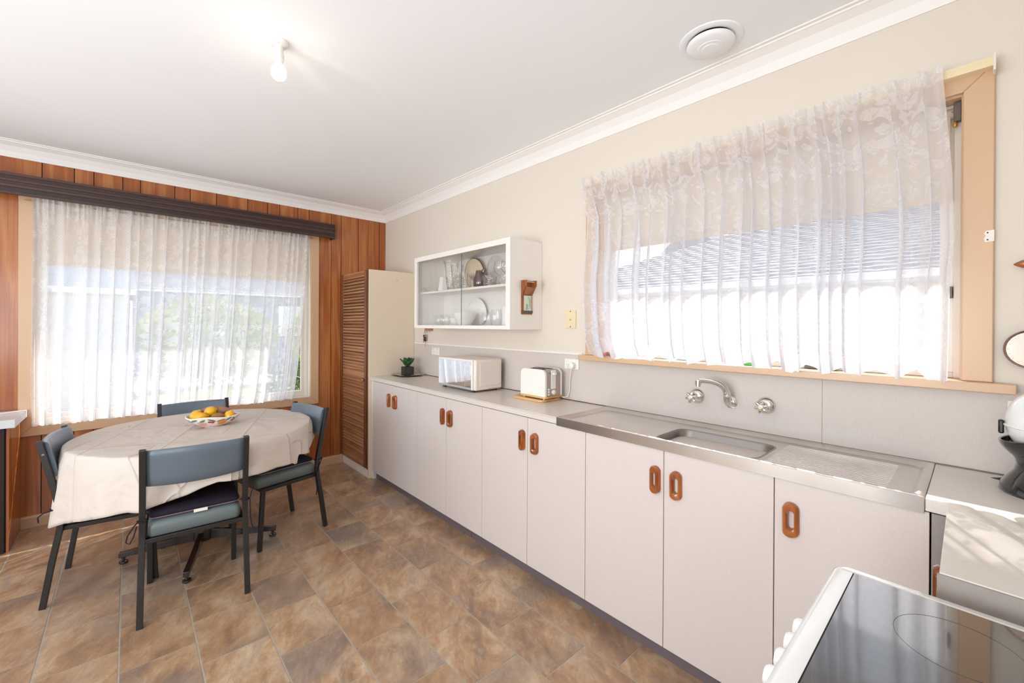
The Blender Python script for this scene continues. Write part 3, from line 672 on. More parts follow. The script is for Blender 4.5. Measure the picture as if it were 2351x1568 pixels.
# taps
def star_tap(cx, z, label):
    t = thing('wall_tap', label, 'tap', (cx, 0, z), 'chrome wall taps over the sink')
    part('flange', G().lathe([(.038, -.001), (.037, -.007), (.024, -.019), (.017, -.022)], (cx, 0, z), axis='y'), m_chrome, t)
    part('body', G().lathe([(.016, -.018), (.0165, -.03), (.019, -.034), (.019, -.05), (.014, -.056), (.011, -.066)], (cx, 0, z), axis='y', n=8), m_chrome, t)
    g = G()
    for k in range(6):
        a = pi*k/3+.3; d = Vector((cos(a), 0, sin(a))); c = Vector((cx, -.072, z)); g.tube([c, c+d*.012, c+d*.022, c+d*.028], [.008, .006, .007, .003], 8)
    g.lathe([(.012, -.060), (.014, -.07), (.012, -.081), (.009, -.083)], (cx, 0, z), axis='y')
    h = part('handle', g, m_chrome, t)
    part('button', G().lathe([(.0085, -.082), (.0085, -.085), (.004, -.086)], (cx, 0, z), axis='y', n=12), m_cream, h, label='yellowed centre button')
star_tap(3.479, 1.072, 'chrome star-handled wall tap left of the sink spout')
star_tap(3.788, 1.069, 'chrome star-handled wall tap right of the sink spout')
t = thing('swivel_spout', 'curved chrome swivel spout on the wall above the sink', 'tap', (3.64, 0, 1.062))
part('flange', G().lathe([(.029, -.001), (.028, -.006), (.018, -.014), (.014, -.016)], (3.64, 0, 1.062), axis='y'), m_chrome, t)
part('elbow', G().tube([(3.64, -.01, 1.062), (3.64, -.028, 1.062), (3.64, -.042, 1.066), (3.64, -.05, 1.078), (3.64, -.051, 1.096)], [.014, .015, .016, .0165, .0165], 14).lathe([(.0165, -.004), (.0185, 0), (.0165, .004)], (3.64, -.051, 1.096)), m_chrome, t)
pts = [(3.640, -.051, 1.098), (3.638, -.052, 1.114), (3.632, -.058, 1.130), (3.620, -.07, 1.145), (3.604, -.088, 1.156), (3.584, -.11, 1.163), (3.562, -.133, 1.166), (3.549, -.147, 1.165)]
part('spout', G().tube(pts, [.0155, .015, .014, .0125, .0115, .011, .0115, .012], 14), m_chrome, t)
part('aerator', G().lathe([(.008, .012), (.0135, .01), (.0135, -.008), (.011, -.009), (.011, -.018), (.001, -.018)], (3.548, -.148, 1.158)), m_chrome, t)

# return cabinet beyond the sink
t = thing('return_cabinet', 'taupe end cabinet of the return bench, timber pull on its side', 'cabinet', (4.67, -.65, 0))
part('carcass', G().box(4.385, RX-.005, -.925, -.02, .0, .9), m_fascia, t, smooth=False)
d = part('door', G().box(4.366, 4.383, -.92, -.462, .074, .901), m_lam, t, bev=.0012, smooth=False)
g = G(); n = 24; ring = lambda a, b, x: [(x, -.757+a*cos(2*pi*j/n), .832+a*sin(2*pi*j/n)+((b-a) if sin(2*pi*j/n) > 0 else -(b-a))) for j in range(n)]
g.ring_sweep([ring(.023, .052, 4.366), ring(.023, .052, 4.360), ring(.018, .047, 4.3535), ring(.012, .036, 4.353), ring(.010, .028, 4.3655)], caps=False); part('handle', g, m_handle, d)

# ================================================================== PANTRY
t = thing('pantry_cabinet', 'tall pantry with louvred brown timber door and cream side', 'cabinet', (.325, -.23, 0))
part('side_panel', G().box(.632, .65, -.466, -.004, 0, 1.93), m_side, t, smooth=False)
part('side_panel', G().box(.002, .02, -.44, -.004, 0, 1.93), m_side, t, smooth=False)
part('top_panel', G().box(.02, .632, -.44, -.004, 1.912, 1.929), m_side, t, smooth=False)
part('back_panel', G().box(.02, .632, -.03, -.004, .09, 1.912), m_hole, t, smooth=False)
part('plinth', G().box(.01, .632, -.466, -.448, 0, .075), m_white, t, smooth=False)
part('door_stop', G().box(.600, .634, -.466, -.445, .075, 1.925), m_louvre_v, t, smooth=False)
dr = part('door', G().box(.012, .050, -.478, -.452, .085, 1.925).box(.562, .602, -.478, -.452, .085, 1.925), m_louvre_v, t, bev=.003, smooth=False, label='louvred timber door')
for (z0, z1) in [(.085, .205), (.905, .955), (1.872, 1.925)]: part('rail', G().box(.05, .562, -.476, -.454, z0, z1), m_louvre, dr, bev=.002, smooth=False)
def slats(z0, z1, n):
    for k in range(n):
        z = z0+(z1-z0)*(k+.5)/n; p = (z1-z0)/n
        part('slat', G().prism([(-.4785, z-p*.52), (-.4785, z-p*.10), (-.453, z+p*.70), (-.453, z+p*.30)], 'x', .048, .564), m_louvre, dr, smooth=False)
slats(.205, .905, 24); slats(.955, 1.872, 31)
part('knob', G().lathe([(.008, -.476), (.008, -.488), (.016, -.494), (.019, -.503), (.013, -.511), (.001, -.512)], (.583, 0, .905), axis='y', n=16), m_handle, dr, label='small turned wooden knob')
part('nail', G().lathe([(.004, 0), (.003, .002)], (.652, -.19, 1.845), axis='x', n=8), m_darkmetal, t)

# ================================================================== WALL CABINET AND CONTENTS
WX0, WX1, WZ0, WZ1, WY = 1.178, 2.402, 1.392, 1.988, -.298
t = thing('wall_cabinet', 'white wall cabinet with sliding glass doors full of glassware', 'cabinet', ((WX0+WX1)/2, -.15, WZ0))
part('side_panel', G().box(WX0, WX0+.018, WY+.0181, -.002, WZ0, WZ1), m_white, t, smooth=False)
part('side_panel', G().box(WX1-.018, WX1, WY+.018, -.002, WZ0, WZ1), m_white, t, smooth=False)
part('top_panel', G().box(WX0+.018, WX1-.018, WY+.018, -.002, WZ1-.018, WZ1-.0005), m_white, t, smooth=False)
part('bottom_panel', G().box(WX0+.018, WX1-.018, WY+.018, -.002, WZ0+.0005, WZ0+.02), m_white, t, smooth=False)
part('back_panel', G().box(WX0+.018, WX1-.018, -.008, -.0025, WZ0+.02, WZ1-.018), m_white, t, smooth=False)
part('shelf', G().box(WX0+.018, WX1-.018, -.245, -.008, 1.682, 1.698), m_white, t, smooth=False)
part('face_frame', G().box(WX0, WX0+.04, WY, WY+.018, WZ0, WZ1).box(WX1-.042, WX1, WY, WY+.018, WZ0, WZ1).box(WX0+.04, WX1-.042, WY, WY+.018, WZ0, WZ0+.025).box(WX0+.04, WX1-.042, WY, WY+.018, WZ1-.038, WZ1), m_white, t, bev=.0015, smooth=False)
part('glass_door', G().box(WX0+.035, 1.845, -.262, -.258, WZ0+.02, WZ1-.02), m_doorglass, t, smooth=False)
part('glass_door', G().box(1.830, WX1-.02, -.272, -.268, WZ0+.02, WZ1-.02), m_doorglass, t, smooth=False)
part('glass_edge', G().box(1.829, 1.8315, -.2725, -.2675, WZ0+.02, WZ1-.02), plain('glass_edge', rgb(110, 130, 124), .2), t, smooth=False)

SH, BH = 1.699, 1.413
def upright_plate(x, y, z, rx, rz, label, m, rim=None, group=None, lean=.25, name='plate'):
    t = thing(name, label, 'plate', (x, y, z), group)
    R = Matrix.Rotation(lean, 3, 'X'); g = G(); rings = []
    for (k, d) in [(0.02, .004), (.62, .004), (.8, -.002), (1.0, -.012), (1.0, -.015), (.78, -.004), (.6, 0), (.02, 0)]:
        rings.append([tuple(Vector((x, y, z+rz))+R @ Vector((rx*k*cos(2*pi*j/36), -d-.0, rz*k*sin(2*pi*j/36)))) for j in range(36)])
    g.ring_sweep(rings); part('dish', g, m, t)
    if rim:
        pts = [Vector((x, y, z+rz))+R @ Vector((rx*cos(2*pi*j/36), .014, rz*sin(2*pi*j/36))) for j in range(36)]
        part('rim_band', G().tube(pts, .004, 6, closed=True), rim, t)
    return t
op = upright_plate(1.688, -.055, SH, .125, .128, 'oval cream serving plate with dark rim and wheat motif, upper cabinet shelf', plain('cream_glaze', rgb(226, 206, 172), .4, coat=0), plain('dark_rim', rgb(70, 56, 62), .3), lean=.12, name='oval_plate')
g = G()
for k in range(9):
    a = radians(60+k*9); L_ = .05+.02*(k % 3); p = Vector((1.685, -.048-.012, SH+.075)); q = p+Vector((cos(a)*L_, 0, sin(a)*L_)); nrm = Vector((-sin(a), 0, cos(a)))*.0035
    g.add([p, (p+q)/2+nrm, q, (p+q)/2-nrm], [(0, 1, 2, 3)])
part('wheat_motif', g, plain('motif_brown', rgb(120, 92, 74), .5), op, smooth=False)
upright_plate(1.955, -.05, SH, .115, .125, 'round clear glass platter leaning at the back right of the upper cabinet shelf', m_cut, lean=.12, name='glass_platter')
upright_plate(1.430, -.04, SH, .075, .075, 'small plain plate leaning behind the white jug in the cabinet', plain('pale_glaze', rgb(206, 190, 170), .3), lean=.12)
upright_plate(1.712, -.05, BH, .125, .112, 'white round plate standing on the lower cabinet shelf', m_porc, lean=.1)
def vessel(name, label, cat, prof, x, y, z, m, n=28, group=None, sx=1, extra=None):
    t = thing(name, label, cat, (x, y, z), group); part('body', G().lathe(prof, (x, y, z), n=n, sx=sx), m, t)
    if extra: extra(t)
    return t
def thinwall(pr, th=.003):
    return pr+[(max(r-th, .001), h+(th if i == 0 else 0)) for i, (r, h) in reversed(list(enumerate(pr)))]
vessel('cut_glass_vase', 'tall flared cut-glass vase left of the glass door join', 'vase', thinwall([(.036, 0), (.038, .02), (.046, .1), (.058, .22), (.066, .243)]), 1.535, -.16, SH, m_cut)
vessel('cut_glass_vase', 'second cut-glass vase partly behind the door join in the upper cabinet', 'vase', thinwall([(.03, 0), (.032, .02), (.04, .1), (.05, .19), (.05, .2)]), 1.640, -.18, SH, m_cut)
def jug_extra(t): part('handle', G().tube([(1.443, -.15, SH+.09), (1.468, -.15, SH+.1), (1.476, -.15, SH+.07), (1.452, -.15, SH+.02)], .005, 8), m_porc, t)
vessel('white_jug', 'white square-shouldered jug beside the tall cut-glass vase', 'jug', thinwall([(.042, 0), (.05, .012), (.047, .03), (.036, .1), (.034, .12)], .004), 1.405, -.15, SH, m_porc, n=8, extra=jug_extra)
vessel('leaf_dish', 'shallow white leaf-edged dish at the left of the upper cabinet shelf', 'dish', thinwall([(.03, 0), (.05, .008), (.09, .028), (.11, .034)], .004), 1.29, -.16, SH, m_porc, sx=1.05)
for i, (x, y, h, lb) in enumerate([(1.708, -.16, .13, 'tall cut-glass tumbler just right of the door join, upper cabinet shelf'), (1.80, -.13, .11, 'cut-glass tumbler between the oval plate and the amber jug'), (2.075, -.2, .072, 'short cut-glass tumbler in front of the glass platter')]):
    vessel('cut_glass_tumbler', lb, 'glass', thinwall([(.026, 0), (.028, .01), (.034, h)]) if i < 2 else thinwall([(.04, 0), (.045, .01), (.055, h)]), x, y, SH, m_cut, group='cut-glass tumblers in the wall cabinet')
def spout_(t): part('lip', G().tube([(1.945, -.15, SH+.12), (1.958, -.15, SH+.138), (1.962, -.15, SH+.142)], [.02, .014, .006], 10), m_amber, t)
vessel('amber_jug', 'amber and purple glass jug between the tumblers and the platter', 'jug', thinwall([(.045, 0), (.056, .02), (.056, .06), (.04, .1), (.034, .13)]), 1.905, -.15, SH, m_amber, extra=spout_)
for x, y, lb in [(2.125, -.14, 'large-bowled wine glass at the right of the upper cabinet shelf'), (2.215, -.15, 'wine glass nearest the right frame of the upper cabinet shelf'), (2.318, -.13, 'wine glass half hidden by the right cabinet frame')]:
    vessel('wine_glass', lb, 'glass', [(.032, 0), (.03, .003), (.005, .008), (.004, .06), (.02, .075), (.045, .11), (.048, .14), (.042, .175), (.041, .175), (.046, .14), (.043, .11), (.016, .078), (.001, .072)], x, y, SH, m_clear, group='wine glasses on the upper cabinet shelf')
for x, y, r, h, lb in [(1.735, -.17, .09, .1, 'deep white bowl before the plate on the lower cabinet shelf'), (1.570, -.12, .07, .06, 'small white bowl left of the deep bowl, lower cabinet shelf')]:
    vessel('white_bowl', lb, 'bowl', thinwall([(r*.45, 0), (r*.7, h*.25), (r*.95, h*.7), (r, h)], .004), x, y, BH, m_porc)
for x, y, h, lb in [(1.33, -.14, .09, 'plain tumbler at the far left of the lower cabinet shelf'), (1.445, -.16, .09, 'plain tumbler second from the left on the lower cabinet shelf'), (1.998, -.16, .1, 'round-bodied glass right of the deep bowl, lower shelf'), (2.09, -.15, .12, 'straight tall glass near the right of the lower shelf')]:
    vessel('glass_tumbler', lb, 'glass', thinwall([(.03, 0), (.04, .02), (.043, h*.6), (.036, h)]), x, y, BH, m_clear, group='plain glasses on the lower cabinet shelf')
vessel('white_canister', 'tall white canister at the right end of the lower cabinet shelf', 'canister', thinwall([(.045, 0), (.047, .01), (.047, .13), (.04, .14)]), 2.225, -.15, BH, m_porc)

# wooden memo pocket on the cabinet side
t = thing('wooden_card_pocket', 'small brown timber holder with a printed card, on the wall cabinet side', 'holder', (2.403, -.148, 1.49))
X = WX1
part('back_board', G().box(X, X+.006, -.198, -.100, 1.492, 1.716), m_handle, t, smooth=False)
part('cheek', G().prism([(X+.006, 1.618), (X+.006, 1.716), (X+.048, 1.716), (X+.048, 1.682)], 'y', -.198, -.190), m_handle, t, smooth=False)
part('cheek', G().prism([(X+.006, 1.618), (X+.006, 1.716), (X+.048, 1.716), (X+.048, 1.682)], 'y', -.108, -.100), m_handle, t, smooth=False)
part('front_lip', G().prism([(X+.012, 1.628), (X+.016, 1.622), (X+.040, 1.668), (X+.036, 1.672)], 'y', -.19, -.108), m_handle, t, smooth=False)
part('rod', G().cyl((X+.04, -.19, 1.704), (X+.04, -.108, 1.704), .0022, n=8), m_chrome, t)
part('ledge', G().box(X+.006, X+.014, -.196, -.102, 1.50, 1.517), m_darkmetal, t, bev=.001)
cd = part('card', G().box(X+.006, X+.0075, -.178, -.108, 1.512, 1.616), m_paper, t, smooth=False)
def text(body, size, mat, parent, loc, rot, name='lettering', extr=.0002):
    cu_ = bpy.data.curves.new('lettering', 'FONT'); cu_.body = body; cu_.size = size; cu_.extrude = extr; cu_.align_x = 'LEFT'
    tmp = bpy.data.objects.new('tmp', cu_); COL.objects.link(tmp); bpy.context.view_layer.update()
    me = bpy.data.meshes.new_from_object(tmp.evaluated_get(bpy.context.evaluated_depsgraph_get())); bpy.data.objects.remove(tmp)
    mt = Matrix.Translation(Vector(loc)-WL[parent]) @ rot.to_4x4(); me.transform(mt); me.materials.clear(); me.materials.append(mat)
    o = bpy.data.objects.new(name, me); COL.objects.link(o); o.parent = parent; WL[o] = WL[parent]; return o
RT = Matrix(((0, 0, 1), (0, 1, 0), (-1, 0, 0)))      # text runs down the card, read from +x
for (s_, sz, y, z) in [('LIFE THREATENING', .0095, -.119, 1.613), ('EMERGENCY', .0105, -.130, 1.600), ('DIAL', .008, -.141, 1.608), ('000', .026, -.160, 1.562)]:
    text(s_, sz, m_ink, cd, (X+.0077, y, z), RT)

# ================================================================== ON THE WORKTOP
t = thing('microwave_oven', 'cream microwave oven with mirrored door on the worktop', 'microwave', (1.82, -.18, .94))
g = G().box(1.588, 2.047, -.300, -.052, .953, 1.173); part('body', g, m_micro, t, bev=.012, smooth=True)
part('side_bulge', G().box(2.046, 2.050, -.262, -.078, .982, 1.146), m_micro, t, bev=.003)
part('door_frame', G().box(1.586, 2.024, -.312, -.300, .955, 1.171), m_plast, t, bev=.006)
part('door_glass', G().box(1.597, 1.942, -.315, -.3115, .968, 1.158), m_mirror, t, bev=.001)
part('control_strip', G().box(1.945, 2.012, -.315, -.3115, .968, 1.158), m_mirror, t, bev=.001)
part('grey_trim', G().box(1.598, 2.012, -.3155, -.311, .958, .9655), plain('grey_trim', rgb(150, 152, 156), .4), t, smooth=False)
for (x, y) in [(1.63, -.28), (2.0, -.28), (1.63, -.08), (2.0, -.08)]: part('foot', G().cyl((x, y, .9402), (x, y, .954), .014), m_black, t)
part('rear_vent', G().box(1.80, 2.03, -.052, -.040, 1.0, 1.14), m_black, t, bev=.004)
part('screw', G().lathe([(.003, 0), (.002, .002)], (2.047, -.17, .962), axis='x', n=8), m_darkmetal, t)

def rrp(x0, x1, y0, y1, r, n=6):
    P = []
    for (cx, cy_, a0) in [(x1-r, y1-r, 0), (x0+r, y1-r, 90), (x0+r, y0+r, 180), (x1-r, y0+r, 270)]:
        for k in range(n+1):
            a = radians(a0+90*k/n); P.append((cx+r*cos(a), cy_+r*sin(a)))
    return P
solo('bread_board', G().prism(rrp(2.342, 2.612, -.222, -.022, .03), 'z', .9402, .9555), m_bamboo, 'bamboo bread board under the white toaster', 'board', bev=.003)
t = thing('toaster', 'white and steel two-slot toaster with bamboo base on a board', 'toaster', (2.525, -.12, .956))
TX0, TX1 = 2.408, 2.628; Zb, Zt = .975, 1.143
def rtop(x0, x1, z0, z1, r):
    P = [(x0, z0), (x1, z0)]
    for k in range(9): a = radians(90*k/8); P.append((x1-r+r*cos(a), z1-r+r*sin(a)))
    for k in range(9): a = radians(90+90*k/8); P.append((x0+r+r*cos(a), z1-r+r*sin(a)))
    return P
part('side_shell', G().prism(rtop(TX0, TX1, Zb, Zt, .038), 'y', -.205, -.188), m_plast, t, bev=.002)
part('side_shell', G().prism(rtop(TX0, TX1, Zb, Zt, .038), 'y', -.058, -.045), m_plast, t, bev=.002)
part('steel_wrap', G().prism(rtop(TX0+.003, TX1-.003, Zb, Zt-.003, .036), 'y', -.188, -.058), plain('toaster_steel', rgb(178, 164, 158), .28, .85, var=.02), t)
part('bamboo_base', G().prism(rrp(TX0-.002, TX1+.002, -.207, -.043, .012), 'z', .964, .976), m_bamboo, t, bev=.001)
for y in (-.155, -.095): part('slot', G().box(2.455, 2.582, y-.012, y+.012, Zt-.004, Zt-.0015), m_hole, t, smooth=False)
part('slot_guard', G().tube([(2.47, -.155, Zt), (2.49, -.155, Zt+.006), (2.55, -.155, Zt+.006), (2.57, -.155, Zt)], .0015, 6), m_darkmetal, t)
for (x, y) in [(2.43, -.19), (2.605, -.19), (2.43, -.06), (2.605, -.06)]: part('foot', G().cyl((x, y, .9557), (x, y, .965), .005), m_plast, t)
lv = part('lever_panel', G().prism(rrp(-.145, -.108, 1.010, 1.136, .012), 'x', TX1-.004, TX1), m_plast, t, bev=.001) if False else part('lever_panel', G().box(TX1-.004, TX1+.0015, -.150, -.106, 1.02, 1.138), m_plast, t, bev=.004)
part('lever', G().box(TX1, TX1+.018, -.142, -.114, 1.108, 1.124), m_plast, t, bev=.004)
for k in range(3): part('button', G().lathe([(.006, 0), (.006, .004), (.004, .005)], (TX1-.003, -.170, 1.020-k*.016), axis='x', n=14, sx=1.4), m_plast, t)
part('dial', G().lathe([(.015, 0), (.015, .010), (.011, .013), (.001, .013)], (TX1-.003, -.128, 1.000), axis='x', n=24), m_plast, t)
part('cord', G().tube([(2.60, -.043, .97), (2.63, -.03, .957), (2.655, -.02, .965), (2.662, -.012, 1.0), (2.668, -.014, 1.08), (2.69, -.03, 1.150)], .0028, 8), m_plast, t)

# tray with succulent
t = thing('metal_tray', 'small octagonal silver tray under the potted succulent', 'tray', (.80, -.155, .94))
oc = [(.10, .155), (-.10, .155)]
def octa(cx, cy_, a, b, cfr, z): return [(cx-a+cfr, cy_-b, z), (cx+a-cfr, cy_-b, z), (cx+a, cy_-b+cfr, z), (cx+a, cy_+b-cfr, z), (cx+a-cfr, cy_+b, z), (cx-a+cfr, cy_+b, z), (cx-a, cy_+b-cfr, z), (cx-a, cy_-b+cfr, z)]
rg = [octa(.80, -.155, .085, .075, .03, .941), octa(.80, -.155, .142, .118, .045, .953), octa(.80, -.155, .148, .123, .045, .955), octa(.80, -.155, .142, .118, .045, .957), octa(.80, -.155, .085, .075, .03, .943)]
part('dish', G().ring_sweep(rg), m_chrome, t, smooth=False)
t = thing('potted_succulent', 'artificial green succulent in a black cube pot on the silver tray', 'plant', (.80, -.155, .944))
part('pot', G().prism([(.8+.066*cos(a), -.155+.066*sin(a)) for a in [radians(k*90+35) for k in range(4)]], 'z', .9435, 1.024), m_soil, t, bev=.003, smooth=False)
# rosette leaves
rosette = [(k*72+20, 54, .095) for k in range(5)]+[(k*72+55, 30, .088) for k in range(5)]+[(k*90, 12, .070) for k in range(4)]
for (az, tilt, ln) in rosette:
    a = radians(az); out = Vector((cos(a), sin(a), 0)); base = Vector((.80, -.155, 1.022)); tl_ = radians(tilt)
    rows = []; side = Vector((-sin(a), cos(a), 0))
    for i in range(8):
        f = i/7; w_ = .038*sin(pi*min(1, f*.85+.12))**.8*(1-.0*f)
        if i == 7: w_ = .001
        ang = tl_*(1.0-.55*f); p = base+out*(sin(tl_)*ln*f*.95)+Vector((0, 0, cos(tl_*.75)*ln*f+.004*f))
        rows.append([tuple(p-side*w_+Vector((0, 0, .006))+out*-.004), tuple(p+out*.004-Vector((0, 0, .004))), tuple(p+side*w_+Vector((0, 0, .006))+out*-.004)])
    def sol(o):
        s_ = o.modifiers.new('solid', 'SOLIDIFY'); s_.thickness = .005; s_.offset = 0
        q = o.modifiers.new('sub', 'SUBSURF'); q.levels = 1; q.render_levels = 1
    part('leaf', G().grid(rows), m_leafm, t, mods=sol)

# power points and plates on the sink wall
def outlet(x0, x1, z0, z1, label, twin=True, plug=None):
    t = thing('power_point', label, 'power outlet', ((x0+x1)/2, -.004, z0))
    part('plate', G().box(x0, x1, -.012, -.004, z0, z1), m_plast, t, bev=.0025); xc = (x0+x1)/2; zc = (z0+z1)/2
    for sx_ in (-1, 1):
        part('switch', G().box(xc+sx_*.036-.008, xc+sx_*.036+.008, -.0145, -.011, zc+.014, zc+.028), m_cream if plug is None else m_plast, t, bev=.001)
        g = G()
        for (dx, dz, r_) in [(-.007, 0, .5), (.007, 0, -.5), (0, -.011, 0)]:
            c, s_ = cos(r_), sin(r_); X_ = xc+sx_*.030+dx; Z_ = zc-.004+dz
            g.add([(X_-.0012*c-.004*s_, -.0122, Z_+.0012*s_-.004*c), (X_+.0012*c-.004*s_, -.0122, Z_-.0012*s_-.004*c), (X_+.0012*c+.004*s_, -.0122, Z_-.0012*s_+.004*c), (X_-.0012*c+.004*s_, -.0122, Z_+.0012*s_+.004*c)], [(0, 1, 2, 3)])
        part('socket_slot', g, m_darkmetal, t, smooth=False)
    return t
outlet(.995, 1.125, 1.143, 1.209, 'white double power point left of the microwave')
t = outlet(2.618, 2.734, 1.140, 1.206, 'white double power point with round plug above the toaster', plug=1)
part('plug', G().lathe([(.020, -.012), (.021, -.02), (.019, -.038), (.012, -.043), (.001, -.044)], (2.694, 0, 1.165), axis='y', n=24).tube([(2.694, -.03, 1.165), (2.672, -.035, 1.156), (2.66, -.03, 1.15)], [.01, .006, .003], 8), m_plast, t)
outlet(4.484, 4.61, 1.118, 1.186, 'white double power point behind the black and white appliance', plug=1)
t = thing('wall_plate', 'cream wall plate with small keyhole slot left of the sink window', 'wall plate', (2.663, 0, 1.40))
part('plate', G().box(2.622, 2.705, -.010, 0, 1.403, 1.520), m_cream, t, bev=.002)
part('slot', G().box(2.655, 2.675, -.0125, -.009, 1.449, 1.472), m_cream, t, bev=.001)
part('keyhole', G().box(2.663, 2.667, -.0130, -.012, 1.452, 1.463), m_hole, t)
for z in (1.412, 1.511): part('screw', G().lathe([(.0045, -.010), (.003, -.012), (.001, -.012)], (2.664, 0, z), axis='y', n=10), m_darkmetal, t)
# key rack
t = thing('key_rack', 'small brown key rack on the wall under the glass cabinet', 'rack', (.93, -.008, 1.36))
part('board', G().box(.865, .998, -.012, 0, 1.362, 1.385), m_louvre, t, smooth=False)
for x in (.885, .93, .975): part('hook', G().tube([(x, -.012, 1.368), (x, -.022, 1.362), (x, -.024, 1.352), (x, -.016, 1.349)], .0015, 6), m_darkmetal, t)
t = thing('key_bunch', 'bunch of keys with a black fob hanging from the key rack', 'keys', (.885, -.02, 1.35))
rg = [(.885+.017*cos(a), -.021, 1.337+.017*sin(a)) for a in [2*pi*k/16 for k in range(16)]]
part('ring', G().tube(rg, .0013, 6, closed=True), m_darkmetal, t)
part('fob', G().box(.885, .909, -.030, -.018, 1.262, 1.306), m_black, t, bev=.004)
part('strap', G().tube([(.887, -.021, 1.322), (.895, -.023, 1.305)], .002, 6), m_darkmetal, t)
for k, (x, z, L_) in enumerate([(.862, 1.322, .062), (.870, 1.325, .05), (.908, 1.328, .05)]):
    part('key', G().lathe([(.009, -.001), (.009, .001)], (x, -.021, z-.008), axis='y', n=14).box(x-.002, x+.002, -.022, -.020, z-L_-.01, z-.012).box(x-.002, x+.005, -.022, -.020, z-L_-.01, z-L_-.004), m_brass if k == 2 else m_darkmetal, t)
part('key', G().box(.894, .898, -.025, -.023, 1.212, 1.264), m_brass, t)

# window 2 dressing
t = thing('curtain_track', 'cream metal curtain track above the sink window', 'curtain rail', (3.63, -.04, 2.26))
part('rail', G().prism([(-.055, 2.262), (-.02, 2.262), (-.02, 2.267), (-.048, 2.269), (-.050, 2.276), (-.056, 2.279), (-.050, 2.284), (-.040, 2.289), (-.056, 2.291)], 'x', 2.80, 4.45), m_cream, t, smooth=False)
part('end_bracket', G().box(4.448, 4.454, -.064, -.02, 2.243, 2.300), m_frame, t, bev=.001)
part('end_bracket', G().box(2.797, 2.803, -.064, -.02, 2.243, 2.300), m_frame, t, bev=.001)
def blind(name_loc, label, axis, a, b, pos, z0, z1, group):
    t = thing('roller_blind', label, 'blind', name_loc, group)
    def B(g, p0, p1, q0, q1, r0, r1):
        if axis == 'x': return g.box(p0, p1, q0, q1, r0, r1)
        return g.box(q0, q1, p0, p1, r0, r1)
    part('fabric', B(G(), a, b, pos-.0006, pos+.0006, z0+.01, z1-.02), m_blind, t, smooth=False)
    part('bottom_lath', B(G(), a-.004, b+.004, pos-.006, pos+.006, z0, z0+.022), plain('blind_lath', rgb(224, 196, 160), .5), t, bev=.002)
    p0, p1 = ((a-.01, pos+.012, z1-.022), (b+.01, pos+.012, z1-.022)) if axis == 'x' else ((pos-.012, a-.01, z1-.022), (pos-.012, b+.01, z1-.022))
    part('roller', G().cyl(p0, p1, .018), m_blind, t)
    return t
tb = blind((3.6, .05, 1.85), 'cream roller blind lowered over the top of the sink window', 'x', 2.90, 4.350, .045, 1.868, 2.20, 'cream roller blinds')
part('bracket', G().box(4.358, 4.377, .03, .05, 2.14, 2.205).cyl((4.352, .045, 2.178), (4.372, .045, 2.178), .006), m_darkmetal, tb, bev=.001)
part('cord_bead', G().ell((4.362, .028, 2.128), .007, .007, .012, 10, 8), m_brass, tb)
blind((-.05, -1.7, 1.8), 'cream roller blind lowered over the top of the dining window', 'y', -2.565, -.825, -.045, 1.835, 2.24, 'cream roller blinds')
# things on the sill
t = thing('small_bottle', 'small pink bottle with purple cap on the left end of the sink window sill', 'bottle', (2.90, .03, 1.24))
part('body', G().lathe([(.016, 0), (.017, .004), (.017, .03), (.012, .036)], (2.90, .03, 1.2405)), m_pink, t); part('cap', G().lathe([(.013, .036), (.013, .058), (.006, .062), (.004, .08), (.001, .08)], (2.90, .03, 1.2405)), m_purple, t)
solo('amber_bottle', G().lathe([(.014, 0), (.016, .004), (.016, .05), (.008, .06), (.008, .07), (.001, .07)], (2.875, .045, 1.2405)), m_amberbox, 'small amber bottle behind the pink one on the window sill', 'bottle')
solo('pink_soap_box', G().box(2.945, 3.09, .015, .055, 1.2405, 1.262), m_pink, 'flat pink box lying on the sink window sill', 'box', bev=.004)
t = thing('green_clip', 'bright green plastic clip on the middle of the sink window sill', 'clip', (3.70, .02, 1.24))
part('jaw', G().box(3.688, 3.74, .01, .022, 1.2405, 1.262), m_clip, t, bev=.003); part('wing', G().prism([(3.715, 1.262), (3.735, 1.262), (3.738, 1.285), (3.728, 1.288)], 'y', .01, .022), m_clip, t, bev=.002)
part('wing', G().lathe([(.014, 0), (.014, .010)], (3.695, .01, 1.262), axis='y', n=16), m_clip, t)
t = thing('suction_hook', 'clear plastic suction hook stuck on the sink window pane', 'hook', (3.665, .097, 1.765))
part('cup', G().lathe([(.034, .098), (.033, .095), (.012, .086), (.006, .078), (.001, .078)], (3.665, 0, 1.765), axis='y'), m_clear, t)

